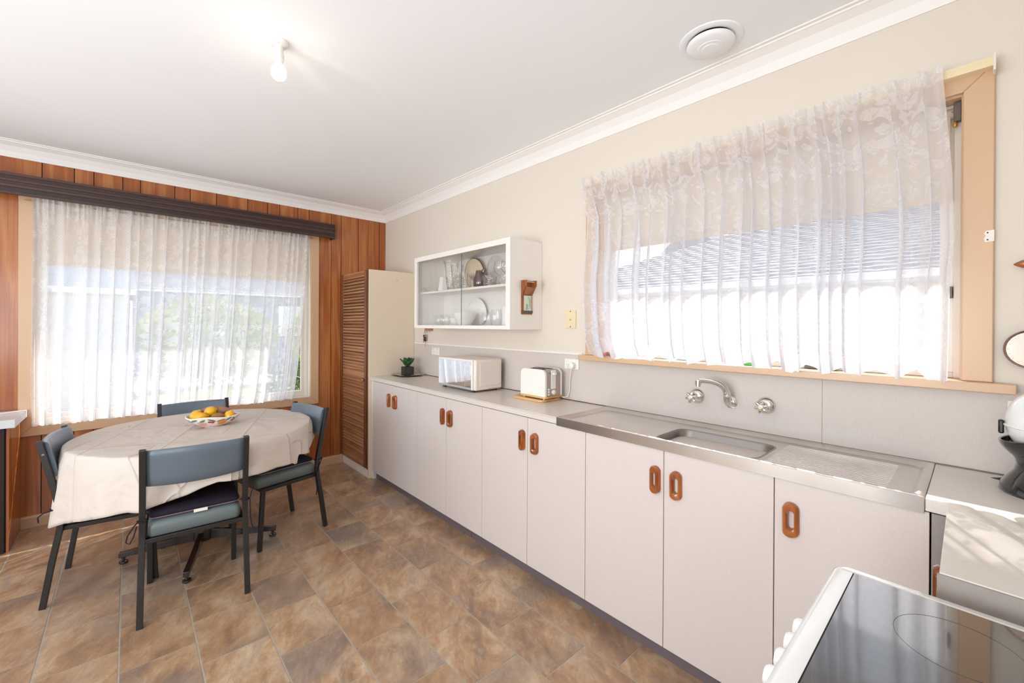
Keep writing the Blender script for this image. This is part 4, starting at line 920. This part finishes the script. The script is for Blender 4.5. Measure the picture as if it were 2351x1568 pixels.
# ================================================================== CURTAINS
def lerp(tab, x):
    if x <= tab[0][0]: return tab[0][1]
    for (a, b), (c, d) in zip(tab, tab[1:]):
        if x <= c: return b+(d-b)*(x-a)/(c-a)
    return tab[-1][1]
def curtain(axis, pos, left, right, ztop, zhem, full, seed, m, name, label, ruffle=.02, depth=.022, cols=620, rows=44):
    rnd = random.Random(seed); H = ztop-zhem
    # irregular pleats: knots with random widths, some fold back over themselves
    W0 = lerp(right, ztop)-lerp(left, ztop); knots = [0.0]
    while knots[-1] < 1: knots.append(knots[-1]+rnd.uniform(.020, .066))
    ph = [rnd.uniform(.6, 1.25) for _ in knots]; back = [rnd.choice([0.2, .4, .8, 2.0, 2.8]) for _ in knots]; sway = [rnd.uniform(-1, 1) for _ in knots]; hemd = [rnd.uniform(-1, 1) for _ in knots]
    fine = [rnd.uniform(0, 6.28) for _ in range(8)]
    vs, uv = [], []
    for i in range(rows+1):
        v = i/rows; z = ztop-H*v; lowf = min(1, v*2.2)**1.2; L0, R0 = lerp(left, z), lerp(right, z); row = []
        for j in range(cols+1):
            t = j/cols; k = 0
            while k < len(knots)-2 and knots[k+1] < t: k += 1
            f = (t-knots[k])/(knots[k+1]-knots[k]); wd = knots[k+1]-knots[k]
            sx_ = t-sin(2*pi*f)*wd*.16*back[k]*(.3+.7*lowf); edge = min(1, t*25, (1-t)*25)
            s_ = L0+(R0-L0)*(t+(sx_-t)*edge)+sway[k]*.006*lowf*edge*sin(pi*f)
            d = depth*ph[k]*cos(2*pi*f)*(.35+.65*lowf)*.6
            g_ = max(0, 1-v*9)
            d += g_*(.006*sin(170*t*W0+fine[0])+.005*sin(260*t*W0+fine[1])); s_ += g_*.004*sin(210*t*W0+fine[2])*edge
            zz = z+g_*ruffle*.35*(sin(95*t*W0+fine[3])+.7*sin(147*t*W0+fine[4]))*(1 if i < 2 else .3)
            if v > .9: zz += hemd[k]*.012*(v-.9)*10*(1-abs(2*f-1))
            if i == 2: d -= .006
            row.append((s_, pos+(-d if axis == 'x' else d), zz) if axis == 'x' else (pos+d, s_, zz)); uv.append((t*W0*full, (1-v)*H))
        vs.append(row)
    g = G().grid(vs)
    return solo(name, g, m, label, 'curtain', uv=uv, angle=180)
curtain('y', .046, [(.69, -2.600), (1.0, -2.606), (1.6, -2.600), (2.2, -2.598), (2.29, -2.60)], [(.69, -.955), (.8, -.93), (1.0, -.905), (1.5, -.86), (1.9, -.83), (2.29, -.805)], 2.285, .700, 1.5, 11, m_lace_daisy,
        'lace_curtain', 'white daisy-patterned lace curtain over the dining window below the dark pelmet', ruffle=.008, depth=.032)
curtain('x', -.088, [(1.23, 2.90), (1.33, 2.862), (1.5, 2.845), (1.68, 2.838), (1.91, 2.862), (2.05, 2.866), (2.2, 2.822), (2.3, 2.812)], [(1.23, 4.352), (1.58, 4.357), (1.7, 4.366), (1.93, 4.360), (2.2, 4.341), (2.3, 4.334)], 2.298, 1.230, 1.35, 5, m_lace_scroll,
        'lace_curtain', 'white scroll and flower lace curtain gathered over the sink window', ruffle=.016, depth=.052)
solo('curtain_wire', G().tube([(.035, -2.64, 2.262), (.045, -1.7, 2.258), (.035, -.77, 2.262)], .0025, 6), m_brass, 'thin brass spring wire carrying the dining window curtain', 'curtain wire')
# pelmet
t = thing('pelmet', 'dark brown ribbed timber pelmet across the panelled wall above the dining window', 'pelmet', (.06, -2.0, 2.27))
part('board', G().box(.104, .116, -3.4, -.600, 2.271, 2.413), m_pelmet, t, smooth=False)
m_ridge = wood('pelmet_ridge_wood', rgb(58, 34, 30), rgb(72, 44, 38), rgb(84, 52, 44), (20, 1.0, 20), .35, .2)
for z0, z1 in [(2.271, 2.292), (2.318, 2.338), (2.356, 2.374), (2.396, 2.413)]: part('ridge', G().box(.115, .122, -3.4, -.588, z0, z1), m_ridge, t, bev=.003, smooth=False)
part('return_end', G().box(.0, .120, -.602, -.588, 2.271, 2.413), m_pelmet, t, smooth=False)
part('top_board', G().box(.0, .104, -3.4, -.602, 2.403, 2.413), m_pelmet, t, smooth=False)

# low panelled unit at the left edge
t = thing('panelled_bench', 'wood-panelled low bench with grey-white top under the left end of the pelmet', 'bench', (.2, -3.0, 0))
part('carcass', G().box(.004, .395, -3.7, -2.665, 0, .77), m_groove, t, smooth=False)
for (a, b) in [(-2.86, -2.690), (-3.04, -2.864), (-3.3, -3.044), (-3.5, -3.304), (-3.7, -3.504)]: part('plank', G().box(.395, .406, a, b, 0, .77), m_panel, t, smooth=False)
for (a, b) in [(.02, .17), (.173, .30), (.303, .400)]: part('plank', G().box(a, b, -2.665, -2.654, 0, .77), m_panel, t, smooth=False)
part('corner_strip', G().box(.396, .409, -2.690, -2.672, 0, .77), m_groove, t, smooth=False)
part('top', G().box(.021, .437, -3.72, -2.625, .772, .822), linen('grey_worktop', rgb(222, 222, 224), rgb(204, 204, 208), .35), t, bev=.002, smooth=False)

# ================================================================== TABLE
TC = (1.137, -1.758)
t = thing('dining_table', 'round dining table on a dark brown four-armed pedestal', 'table', (*TC, 0))
part('tabletop', G().lathe([(.001, .735), (.60, .735), (.605, .742), (.605, .758), (.001, .758)], (*TC, 0), n=64), m_bamboo, t)
part('column', G().cyl((*TC, .10), (*TC, .735), .027, n=24), m_pedestal, t)
part('hub', G().lathe([(.03, .055), (.048, .06), (.050, .13), (.044, .145), (.034, .150), (.030, .17), (.027, .17)], (*TC, 0)), m_pedestal, t)
part('top_plate', G().box(TC[0]-.2, TC[0]+.2, TC[1]-.03, TC[1]+.03, .715, .735).box(TC[0]-.03, TC[0]+.03, TC[1]-.2, TC[1]+.2, .715, .735), m_pedestal, t)
a0 = atan2(-1.875+1.758, 1.531-1.137)
for k in range(4):
    a = a0+k*pi/2; d = Vector((cos(a), sin(a), 0)); s_ = Vector((-sin(a), cos(a), 0)); c = Vector((*TC, 0)); hw = .0145
    rings = []
    for (r, zb, zt) in [(.03, .060, .122), (.2, .052, .092), (.405, .036, .064)]:
        p = c+d*r; rings.append([tuple(p+s_*hw+Vector((0, 0, zb))), tuple(p-s_*hw+Vector((0, 0, zb))), tuple(p-s_*hw+Vector((0, 0, zt))), tuple(p+s_*hw+Vector((0, 0, zt)))])
    part('arm', G().ring_sweep(rings), m_pedestal, t, bev=.002)
    f = c+d*.385; part('foot', G().lathe([(.019, .0005), (.022, .006), (.020, .014), (.008, .016), (.007, .028), (.012, .030), (.012, .037)], (f.x, f.y, 0), n=20), m_pedestal, t)
hem = [(-180, .50), (-150, .56), (-120, .52), (-97, .44), (-84, .395), (-74.5, .395), (-65.3, .432), (-53, .46), (-44, .485), (-33.5, .507), (-28, .508), (-24.5, .525), (-18.5, .537), (-12, .555), (-7, .577), (-.5, .60), (11, .585), (18, .585), (27, .587), (38, .577), (40, .562), (42.0, .562), (43.2, .612), (48, .60), (54, .590), (64, .598), (80, .62), (110, .48), (140, .60), (180, .50)]
rows = []; NT = 420
for (kr) in [0.02, .15, .3, .45, .6, .75, .88, .95, .985, 1.0]:
    row = []
    for j in range(NT+1):
        th = 2*pi*j/NT-pi; r = .612*kr; x = r*cos(th); y = r*sin(th)
        z = .7635+.0014*sin(7*x+3*y)*sin(9*y)-(.004 if kr > .99 else 0)+.0012*max(0, sin(38*(x*.5+y))-.75)*4*(kr > .1)
        row.append((TC[0]+x, TC[1]+y, z))
    rows.append(row)
for i in range(1, 19):
    f = i/18; row = []
    for j in range(NT+1):
        th = 2*pi*j/NT-pi; dg = math.degrees(th); hz = lerp(hem, dg); drop = .7595-hz
        q = f*drop
        fold = .020*sin(9*th+.6)+.016*sin(14*th+1.3)+.010*sin(23*th)
        fold *= (.35 if dg < -62 and dg > -100 else 1); r = .612+.008*min(1, f*6)+q*.07+fold*q*2.6
        if -90 < dg < -60: r += .02*q*max(0, 1-abs(dg+76)/16)
        row.append((TC[0]+r*cos(th), TC[1]+r*sin(th), .7595-q))
    rows.append(row)
g = G().grid(rows)
def cl_mod(o):
    s_ = o.modifiers.new('solid', 'SOLIDIFY'); s_.thickness = .0015; s_.offset = -1
solo('tablecloth', g, m_cloth, 'creased off-white tablecloth draped unevenly over the round table', 'tablecloth', mods=cl_mod, angle=180, origin=(*TC, .4))

# ================================================================== CHAIRS
def chair_parts(t):
    O = WL[t]
    for s_ in (-1, 1):
        prof = [(s_*.214, -.005, 0), (s_*.2115, .027, .22), (s_*.209, .055, .385), (s_*.208, .057, .43), (s_*.2075, .050, .50), (s_*.206, .018, .66), (s_*.205, -.020, .832)]
        part('leg', G().tube(prof, 0, rect=(.0125*2, .0245), up=(0, 1, 0)), m_dark, t, bev=.002, angle=30)
        part('leg', G().tube([(s_*.192, .425, 0), (s_*.192, .405, .375)], 0, rect=(.024, .024), up=(0, 1, 0)), m_dark, t, bev=.002, angle=30)
        part('side_rail', G().box(s_*.192-.012, s_*.192+.012, .045, .418, .366, .388), m_dark, t, bev=.002)
    part('front_rail', G().box(-.19, .19, .396, .418, .366, .388), m_dark, t, bev=.002)
    part('rear_rail', G().box(-.198, .198, .044, .064, .366, .388), m_dark, t, bev=.002)
    # padded seat
    rows = []; prof = [(-.0, 0), (0, .03), (.008, .05), (.02, .062)]
    g = G(); P = lambda ins, z: [(x, y, z) for x, y in rrp(-.190+ins, .190-ins, .052+ins, .445-ins, .028)]
    g.ring_sweep([P(.006, .389), P(.0, .394), P(0, .436), P(.005, .450), P(.018, .460), P(.06, .465), P(.12, .467)])
    part('seat', g, m_vinyl2, t, angle=60)
    # curved backrest pad
    g = G(); rings = []
    for i in range(25):
        x = -.194+.388*i/24; f = 1-(x/.194)**2; bow = -.030*f; z0, z1 = .636+.006*(1-f), .824+.002*f; ring = []
        e = .72 if i in (0, 24) else 1
        for (dy, z) in [(-.010, z0+.012), (-.014, z0+.05), (-.014, z1-.04), (-.012, z1-.006), (-.004, z1), (.008, z1-.004), (.012, z1-.014), (.014, z1-.06), (.014, z0+.05), (.010, z0+.010), (.0, z0)]:
            lean = .018+(-.038)*((z-.66)/.172); ring.append((x, lean+bow+.018+dy*e, z))
        rings.append(ring)
    g.ring_sweep(rings); part('backrest', g, m_vinyl, t, angle=60)
    for s_ in (-1, 1):
        part('bolt', G().lathe([(.006, 0), (.004, .003), (.001, .003)], (s_*.2175, -.005, .765), axis='x', n=10), m_chrome, t)
def place(o, mid, fwd):
    o.location = (mid[0], mid[1], 0); o.rotation_euler = (0, 0, atan2(fwd[1], fwd[0])-pi/2)
spots = [((1.818, -1.853), (-.998, .062), 'blue vinyl dining chair nearest the camera, back turned to us'),
         ((1.097, -2.388), (.131, .991), 'blue vinyl dining chair at the left of the table beside the panelled bench'),
         ((1.131, -1.135), (.24, -.97), 'blue vinyl dining chair at the right of the table near the pantry'),
         ((.425, -1.735), (1, .02), 'blue vinyl dining chair on the far side of the table under the window')]
ch0 = thing('dining_chair', spots[0][2], 'chair', (0, 0, 0), 'blue vinyl chairs around the round table'); chair_parts(ch0)
index_kids()
chairs = [ch0]
for k in range(1, 4):
    c = copy_tree(ch0); c['label'] = spots[k][2]; chairs.append(c)
for c, (mid_, fwd, lb) in zip(chairs, spots): place(c, mid_, fwd)

# seat cushions with ties
def cushion_parts(t, tie):
    g = G(); P = lambda ins, z, w: [(x, y, z+.004*sin(19*x+w)*cos(23*y)) for x, y in rrp(-.186+ins, .186-ins, .062+ins, .430-ins, .03, 8)]
    g.ring_sweep([P(.010, .4685, 0), P(.002, .473, 0), P(.0, .478, 0)]); part('piping', g, m_mauve, t, angle=60)
    rings = [P(.002, .4782, 0), P(.0, .487, 0), P(.012, .499, 1), P(.04, .505, 1), P(.08, .508, 2), P(.13, .500, 2), P(.16, .506, 2)]
    part('pad', G().ring_sweep(rings), m_navy, t, angle=80)
    for s_ in (-1, 1):
        a = Vector((s_*.185, .066, .478)); b = Vector((s_*.222, .026, .483))
        part('tie', G().tube([a, (s_*.205, .062, .482), (s_*.226, .045, .484), b, (s_*.205, .018, .484), (s_*.190, .03, .482)], .0035, 6), m_navy, t)
        part('tie', G().tube(tie[s_], .0028, 6), m_navy, t)
tieA = {-1: [(-.225, .03, .483), (-.236, .01, .475), (-.256, -.005, .445), (-.262, -.005, .415), (-.250, 0, .402), (-.236, .008, .43), (-.226, .018, .47)], 1: [(.240, -.01, .56), (.232, .005, .53), (.226, .02, .49), (.228, .02, .44), (.229, .02, .39), (.236, .015, .345), (.244, .01, .325)]}
def tie2(): return {-1: [(-.222, .03, .483), (-.225, .055, .43), (-.226, .07, .39), (-.232, .075, .33), (-.238, .072, .29), (-.226, .07, .245)], 1: [(.222, .03, .483), (.226, .0, .478), (.231, -.018, .462), (.229, -.016, .435)]}
cu0 = thing('seat_cushion', 'navy tied seat cushion with mauve edge and white tag, on the nearest chair', 'cushion', (0, 0, 0), 'navy seat cushions tied to the chairs'); cushion_parts(cu0, tieA)
part('care_tag', G().box(-.012, .045, .0585, .0605, .463, .4785), m_tag, cu0, smooth=False, label='small white care tag')
place(cu0, *spots[0][:2])
cu1 = thing('seat_cushion', 'navy tied seat cushion on the right-hand chair, partly under the cloth', 'cushion', (0, 0, 0), 'navy seat cushions tied to the chairs'); cushion_parts(cu1, tie2()); place(cu1, *spots[2][:2])
index_kids()
cu2 = copy_tree(cu1); cu2['label'] = 'navy tied seat cushion on the left-hand chair, mostly hidden by the cloth'; place(cu2, *spots[1][:2])

# ================================================================== FRUIT BOWL
BC = Vector((1.10, -1.70, .7640)); bd = atan2(.29, .09)       # long axis roughly along the window wall
def bowl_mat():
    s = N('painted_bowl'); v = s.tc(); sp = s.n('ShaderNodeSeparateXYZ'); s.l(v, sp.inputs[0]); Xs, Ys, Z = sp.outputs
    m = s.math; th = m('ARCTAN2', m('MULTIPLY', Ys, 1.45), Xs); u = m('MULTIPLY', th, .1)
    col = s.mix(0.0, rgb(240, 222, 220), rgb(240, 222, 220))
    def spot(uc, zc, ru, rz, c, base, rot=0.0):
        du = m('SUBTRACT', u, uc); dz = m('SUBTRACT', Z, zc)
        a = m('ADD', m('MULTIPLY', du, cos(rot)), m('MULTIPLY', dz, sin(rot))); b = m('SUBTRACT', m('MULTIPLY', dz, cos(rot)), m('MULTIPLY', du, sin(rot)))
        a = m('DIVIDE', a, ru); b = m('DIVIDE', b, rz); k = m('LESS_THAN', m('ADD', m('MULTIPLY', a, a), m('MULTIPLY', b, b)), 1.0)
        return s.mix(k, base, c)
    green, red, orange, peach, yel = rgb(84, 132, 104), rgb(190, 36, 54), rgb(240, 138, 40), rgb(238, 176, 160), rgb(232, 200, 110)
    for i, uc in enumerate([-.29, -.255, -.225, -.19, -.15, -.115, -.085, -.05, -.02, .015, .05, .085, .12, .16, .2, .24, .28]):
        col = spot(uc, .047-.004*(i % 2), .018, .006, green, col, (.6, -.5, .3)[i % 3])
    for i, uc in enumerate([-.27, -.16, -.148, -.06, -.046, .06, .072, .18, .192]): col = spot(uc, .033+.003*(i % 2), .0085, .0065, red, col)
    for uc in (-.105, .115, .25): col = spot(uc, .028,   .021, .015, orange, col)
    for uc in (-.205, -.19, .02, .035): col = spot(uc, .026, .016, .012, peach, col)
    for uc in (-.31, -.0, .22): col = spot(uc, .026, .016, .014, yel, col)
    return s.done(s.bsdf(col, .12, 0, None, .5, .6))
m_bowl = bowl_mat(); m_bowlin = plain('bowl_inside_glaze', rgb(216, 178, 162), .2, coat=.4)
t = thing('fruit_bowl', 'oval china bowl painted with cherries and oranges, filled with fruit', 'bowl', tuple(BC))
t.rotation_euler = (0, 0, bd)
def bowlring(a, b, z, w=0): return [(BC.x+a*cos(2*pi*j/64)*(1+w*cos(8*pi*j/64)), BC.y+b*sin(2*pi*j/64)*(1+w*cos(8*pi*j/64)), BC.z+z+(.004*cos(8*pi*j/64+.5) if w else 0)) for j in range(64)]
part('outside', G().ring_sweep([bowlring(.001, .001, .001), bowlring(.03, .02, .001), bowlring(.068, .048, .001), bowlring(.074, .052, .004), bowlring(.110, .076, .022), bowlring(.138, .096, .045, .01), bowlring(.147, .103, .062, .014)], caps=False), m_bowl, t, angle=60)
part('rim', G().ring_sweep([bowlring(.147, .103, .062, .014), bowlring(.1465, .1025, .0655, .014), bowlring(.143, .098, .0655, .014), bowlring(.141, .096, .061, .014)], caps=False), m_porc, t, angle=60)
part('inside', G().ring_sweep([bowlring(.141, .096, .062, .014), bowlring(.130, .088, .044, .01), bowlring(.10, .068, .022), bowlring(.06, .04, .008), bowlring(.01, .01, .007)], caps=False), m_bowlin, t, angle=60)
m_lemon = plain('lemon_peel', rgb(234, 176, 32), .4, var=.06, scale=60, bump=.25); m_kiwi = plain('kiwi_skin', rgb(146, 112, 68), .8, var=.15, scale=90, bump=.3); m_potato = plain('sweet_potato_skin', rgb(156, 110, 90), .7, var=.12, scale=30, bump=.3)
ex = Vector((cos(bd), sin(bd), 0)); ey = Vector((-sin(bd), cos(bd), 0))
def fruit(name, label, cat, a, b, z, r, l, az, el, mat, group=None, tip=True, fn=None):
    c = BC+ex*a+ey*b+Vector((0, 0, z)); d = Vector((cos(el)*cos(az+bd), cos(el)*sin(az+bd), sin(el))); q = d.to_track_quat('Z', 'Y').to_matrix()
    def shp(p):
        k = abs(p.z)/l
        if tip and k > .86: return Vector((p.x*.8, p.y*.8, p.z*(1+(k-.86)*1.4)))
        return p
    t = thing(name, label, cat, tuple(c-Vector((0, 0, r))), group)
    part('flesh', G().ell(tuple(c), r, r, l, 24, 18, rot=q, fn=fn or shp), mat, t, angle=80)
    if tip: e = c+d*l*1.04; part('stem_end', G().ell(tuple(e), .004, .004, .003, 8, 6, rot=q), m_kiwi if mat is m_lemon else mat, t)
    return t
# image-left of the bowl is -ex; the camera side is -ey or +ey depending on orientation
sgn = 1 if ey.dot(Vector((4.4-1.1, -2.1+1.7, 0))) > 0 else -1
fruit('lemon', 'lemon standing on end at the left rim of the fruit bowl', 'lemon', -.095, .000*sgn, .070, .030, .036, .5, .9, m_lemon, 'lemons in the painted bowl')
fruit('lemon', 'lemon lying at the front left of the fruit bowl', 'lemon', -.060, .042*sgn, .066, .028, .037, .2, .05, m_lemon, 'lemons in the painted bowl')
fruit('lemon', 'topmost lemon in the middle of the fruit bowl', 'lemon', -.018, -.006*sgn, .088, .031, .035, .4, .35, m_lemon, 'lemons in the painted bowl')
l4 = fruit('lemon', 'lemon with a small round sticker at the right of the fruit bowl', 'lemon', .088, .018*sgn, .058, .029, .033, .2, 1.2, m_lemon, 'lemons in the painted bowl')
fruit('kiwi_fruit', 'brown furry kiwi fruit lying at the front of the bowl', 'kiwi', .030, .040*sgn, .060, .026, .036, .15, .0, m_kiwi, tip=False)
def bend(p): return Vector((p.x-1.8*p.z*p.z, p.y, p.z))
c = BC+ex*.0-ey*.045*sgn+Vector((0, 0, .078)); q = Matrix((( -ex.x*0+0, 0, 0), (0, 0, 0), (0, 0, 0)))
Rm = Matrix((Vector((0, 0, 1)), -ey, ex)).transposed()
t = thing('sweet_potato', 'curved brown sweet potato lying along the back of the fruit bowl', 'sweet potato', tuple(c-Vector((0, 0, .03))))
part('flesh', G().ell(tuple(c+Vector((0, 0, .012))), .028, .026, .100, 24, 20, rot=Rm, fn=bend), m_potato, t, angle=80)
cc = BC+ex*.088+ey*(.018+.0285)*sgn+Vector((0, 0, .056)); n_ = (ey*sgn).normalized()
part('sticker', G().cyl(tuple(cc-n_*.001), tuple(cc+n_*.0012), .008, n=16), m_tag, l4)

# ================================================================== CEILING FITTINGS
LP = (2.385, -1.63)
t = thing('ceiling_batten_light', 'bare glowing bulb in a white batten holder on the ceiling', 'light', (*LP, 2.52))
part('base', G().lathe([(.037, 2.64), (.037, 2.632), (.035, 2.625), (.030, 2.620), (.019, 2.614)], (*LP, 0)), m_plast, t)
part('screw_boss', G().lathe([(.007, 2.628), (.007, 2.617), (.001, 2.617)], (LP[0]+.024, LP[1]-.012, 0), n=12), m_plast, t)
part('screw_boss', G().lathe([(.007, 2.628), (.007, 2.617), (.001, 2.617)], (LP[0]-.022, LP[1]+.014, 0), n=12), m_plast, t)
part('socket', G().lathe([(.019, 2.616), (.018, 2.588), (.0205, 2.584), (.0205, 2.560), (.018, 2.558), (.001, 2.558)], (*LP, 0)), m_plast, t)
mb_ = N('bulb_glow'); em = mb_.n('ShaderNodeEmission'); em.inputs[0].default_value = (1, .93, .8, 1); em.inputs[1].default_value = 4; mb_.done(em.outputs[0])
part('bulb_neck', G().lathe([(.016, 2.558), (.017, 2.545), (.019, 2.536)], (*LP, 0)), m_plast, t)
part('bulb', G().lathe([(.019, 2.538), (.027, 2.525), (.0305, 2.509), (.030, 2.495), (.024, 2.481), (.012, 2.473), (.001, 2.471)], (*LP, 0)), mb_.m, t)
pl = bpy.data.lights.new('bulb_light', 'POINT'); pl.energy = .45; pl.color = (1, .9, .74); pl.shadow_soft_size = .034
plo = bpy.data.objects.new('bulb_light', pl); COL.objects.link(plo); plo.location = (LP[0], LP[1], 2.44)
VC = (3.645, -.268)
t = thing('ceiling_vent', 'round white ceiling vent with a raised disc near the sink wall', 'vent', (*VC, 2.60))
part('ring', G().lathe([(.125, 2.64), (.124, 2.636), (.112, 2.632), (.095, 2.636), (.085, 2.64)], (*VC, 0), n=48), m_ceil, t)
part('disc', G().lathe([(.092, 2.630), (.095, 2.622), (.092, 2.617), (.080, 2.612), (.052, 2.609), (.050, 2.607), (.034, 2.606), (.032, 2.604), (.001, 2.603)], (*VC, 0), n=48), m_ceil, t)
part('stem', G().cyl((*VC, 2.62), (*VC, 2.64), .03), m_hole, t)

# ================================================================== COOKER
t = thing('cooker', 'white freestanding cooker with black ceramic hob in the near right corner', 'cooker', (4.52, -1.3, 0))
KX0, KX1, KY0, KY1, KZ = 4.214, 4.81, -1.60, -.988, .92
part('body', G().box(KX0+.02, KX1, KY0+.005, KY1-.005, .05, .885), m_enamel, t, bev=.006)
g = G(); P = lambda x0, x1, y0, y1, r, z: [(a, b, z) for a, b in rrp(x0, x1, y0, y1, r, 8)]
g.ring_sweep([P(KX0+.006, KX1, KY0+.004, KY1-.004, .022, .872), P(KX0, KX1, KY0, KY1, .026, .884), P(KX0, KX1, KY0, KY1, .026, .904), P(KX0+.004, KX1-.003, KY0+.004, KY1-.004, .024, .914), P(KX0+.014, KX1-.008, KY0+.010, KY1-.009, .018, .919), P(KX0+.036, KX1-.014, KY0+.024, KY1-.030, .006, .920)])
part('hob_frame', g, m_enamel, t, angle=60)
part('hob_seal', G().box(KX0+.037, KX1-.015, KY0+.025, KY1-.031, .9195, .9208), m_hole, t, smooth=False)
part('hob_glass', G().box(KX0+.0395, KX1-.018, KY0+.028, KY1-.0335, .9205, .9222), plain('ceran_glass', rgb(14, 14, 16), .035, spec=1, coat=1, var=.02, **{'Coat IOR': 1.8}), t, smooth=False)
for (x, y, r) in [(4.40, -1.15, .075), (4.40, -1.44, .095), (4.65, -1.15, .095), (4.65, -1.44, .075)]: part('cooking_zone', G().tube([(x+r*cos(2*pi*k/40), y+r*sin(2*pi*k/40), .9222) for k in range(40)], .0004, 4, closed=True), plain('zone_print', rgb(48, 48, 50), .2), t)
part('control_panel', G().prism([(KX0+.02, .77), (KX0+.02, .872), (KX0+.004, .872), (KX0-.002, .78)], 'y', KY0+.008, KY1-.008), m_enamel, t, bev=.003)
for k in range(5):
    y = -1.130-k*.057; part('knob', G().lathe([(.020, .004), (.020, -.022), (.0185, -.032), (.015, -.0365), (.001, -.0375)], (KX0, y, .826), axis='x', n=24), m_enamel, t)
od = part('oven_door', G().box(KX0-.006, KX0+.018, KY0+.01, KY1-.01, .26, .76), m_enamel, t, bev=.004)
part('door_window', G().box(KX0-.0075, KX0-.005, KY0+.09, KY1-.09, .36, .62), m_blackgloss, od, bev=.001)
part('handle', G().tube([(KX0-.005, KY0+.06, .715), (KX0-.04, KY0+.07, .715), (KX0-.04, KY1-.07, .715), (KX0-.005, KY1-.06, .715)], .009, 10), m_enamel, od)
part('warming_drawer', G().box(KX0-.004, KX0+.018, KY0+.01, KY1-.01, .07, .25), m_enamel, t, bev=.004)
for (x, y) in [(KX0+.06, KY0+.05), (KX0+.06, KY1-.05), (KX1-.05, KY0+.05), (KX1-.05, KY1-.05)]: part('foot', G().cyl((x, y, 0), (x, y, .052), .016), m_black, t)

# ================================================================== RIGHT EDGE: skimmer, appliance
SKX = 4.535
t = thing('skimmer_spoon', 'perforated steel skimmer with wooden handle hanging right of the window', 'utensil', (SKX, -.03, 1.29))
def skim(r, h): return (r, -.022-h)
part('bowl', G().lathe([(.062, -.020), (.061, -.026), (.046, -.016), (.044, -.012), (.001, -.008), (.001, -.006), (.046, -.010), (.061, -.022)], (SKX, 0, 1.352), axis='y', n=40), plain('worn_steel', rgb(176, 156, 146), .22, 1), t)
g = G()
for rr_, k_ in [(.012, 6), (.024, 11), (.036, 16), (.050, 20)]:
    for j in range(k_): a = 2*pi*j/k_; yy = -.0145 if rr_ < .045 else -.0235; g.cyl((SKX+rr_*cos(a), yy, 1.352+rr_*sin(a)), (SKX+rr_*cos(a), yy+.0012, 1.352+rr_*sin(a)), .0019, n=8)
part('hole', g, m_tag, t, kind='stuff')
part('shaft', G().tube([(SKX+.0, -.02, 1.412), (SKX, -.016, 1.45), (SKX, -.016, 1.61)], .003, 8), m_chrome, t)
part('hook', G().tube([(SKX, -.016, 1.60), (SKX, -.016, 1.632), (SKX, -.02, 1.638), (SKX, -.026, 1.634)], .003, 8), m_chrome, t)
t = thing('utensil_rack', 'turned wooden rail with a pointed end holding the skimmer, far right edge', 'rack', (4.6, -.02, 1.61))
part('rail', G().lathe([(.001, 4.494), (.006, 4.500), (.0125, 4.512), (.013, 4.520), (.008, 4.534), (.009, 4.56), (.012, 4.75), (.001, 4.76)], (0, -.020, 1.621), axis='x', n=16), m_handle, t)
part('bracket', G().box(4.70, 4.72, -.02, 0, 1.605, 1.637), m_handle, t)
# appliance
AX, AY, AZ = 4.565, -.175, .9402
t = thing('black_and_white_appliance', 'glossy black and white bench-top kitchen appliance at the right edge of the worktop', 'appliance', (AX, AY, AZ))
part('base', G().lathe([(.098, 0), (.103, .006), (.101, .022), (.088, .045), (.074, .066), (.070, .084), (.074, .10), (.082, .112)], (AX, AY, AZ), n=40), m_blackgloss, t)
g = G(); A = []
for i in range(15):
    f = i/14; r_ = .080+.024*sin(pi*.5*f); z = .108+.062*f; ring = []
    for j in range(40):
        a = 2*pi*j/40; cut = .05*max(0, cos(a-pi*1.05))*f; ring.append((AX+r_*cos(a), AY+r_*sin(a)*.95, AZ+z-.022*f*cos(a-pi)))
    A.append(ring)
g.ring_sweep(A, caps=False)
def sol2(o): m_ = o.modifiers.new('solid', 'SOLIDIFY'); m_.thickness = .006; m_.offset = -1
part('cup', g, m_blackgloss, t, mods=sol2)
part('motor_head', G().ell((AX-.006, AY, AZ+.205), .086, .080, .100, 36, 24), m_enamel, t)
part('head_seam', G().tube([(AX-.006+.086*cos(2*pi*k/40), AY+.080*sin(2*pi*k/40), AZ+.190-.004*cos(2*pi*k/40)) for k in range(40)], .0035, 6, closed=True), m_plast, t)
part('black_band', G().tube([(AX+.02, AY-.07, AZ+.085), (AX+.026, AY-.084, AZ+.13), (AX+.03, AY-.086, AZ+.19), (AX+.028, AY-.066, AZ+.255), (AX+.02, AY-.02, AZ+.300)], [.034, .036, .028, .024, .022], 16), m_blackgloss, t)
part('pivot', G().lathe([(.020, -.002), (.020, -.012), (.007, -.014), (.001, -.010)], (AX+.006, AY-.112, AZ+.125), axis='y', n=24), m_blackgloss, t)
part('clip', G().box(AX-.104, AX-.092, AY-.010, AY+.012, AZ+.165, AZ+.205), m_black, t, bev=.004)
part('cord_tail', G().prism([(4.448, AZ+.012), (4.50, AZ+.004), (4.50, AZ+.026)], 'y', -.118, -.112), m_black, t)
part('top_cap', G().lathe([(.018, 0), (.015, .012), (.001, .014)], (AX-.004, AY, AZ+.302)), m_chrome, t)
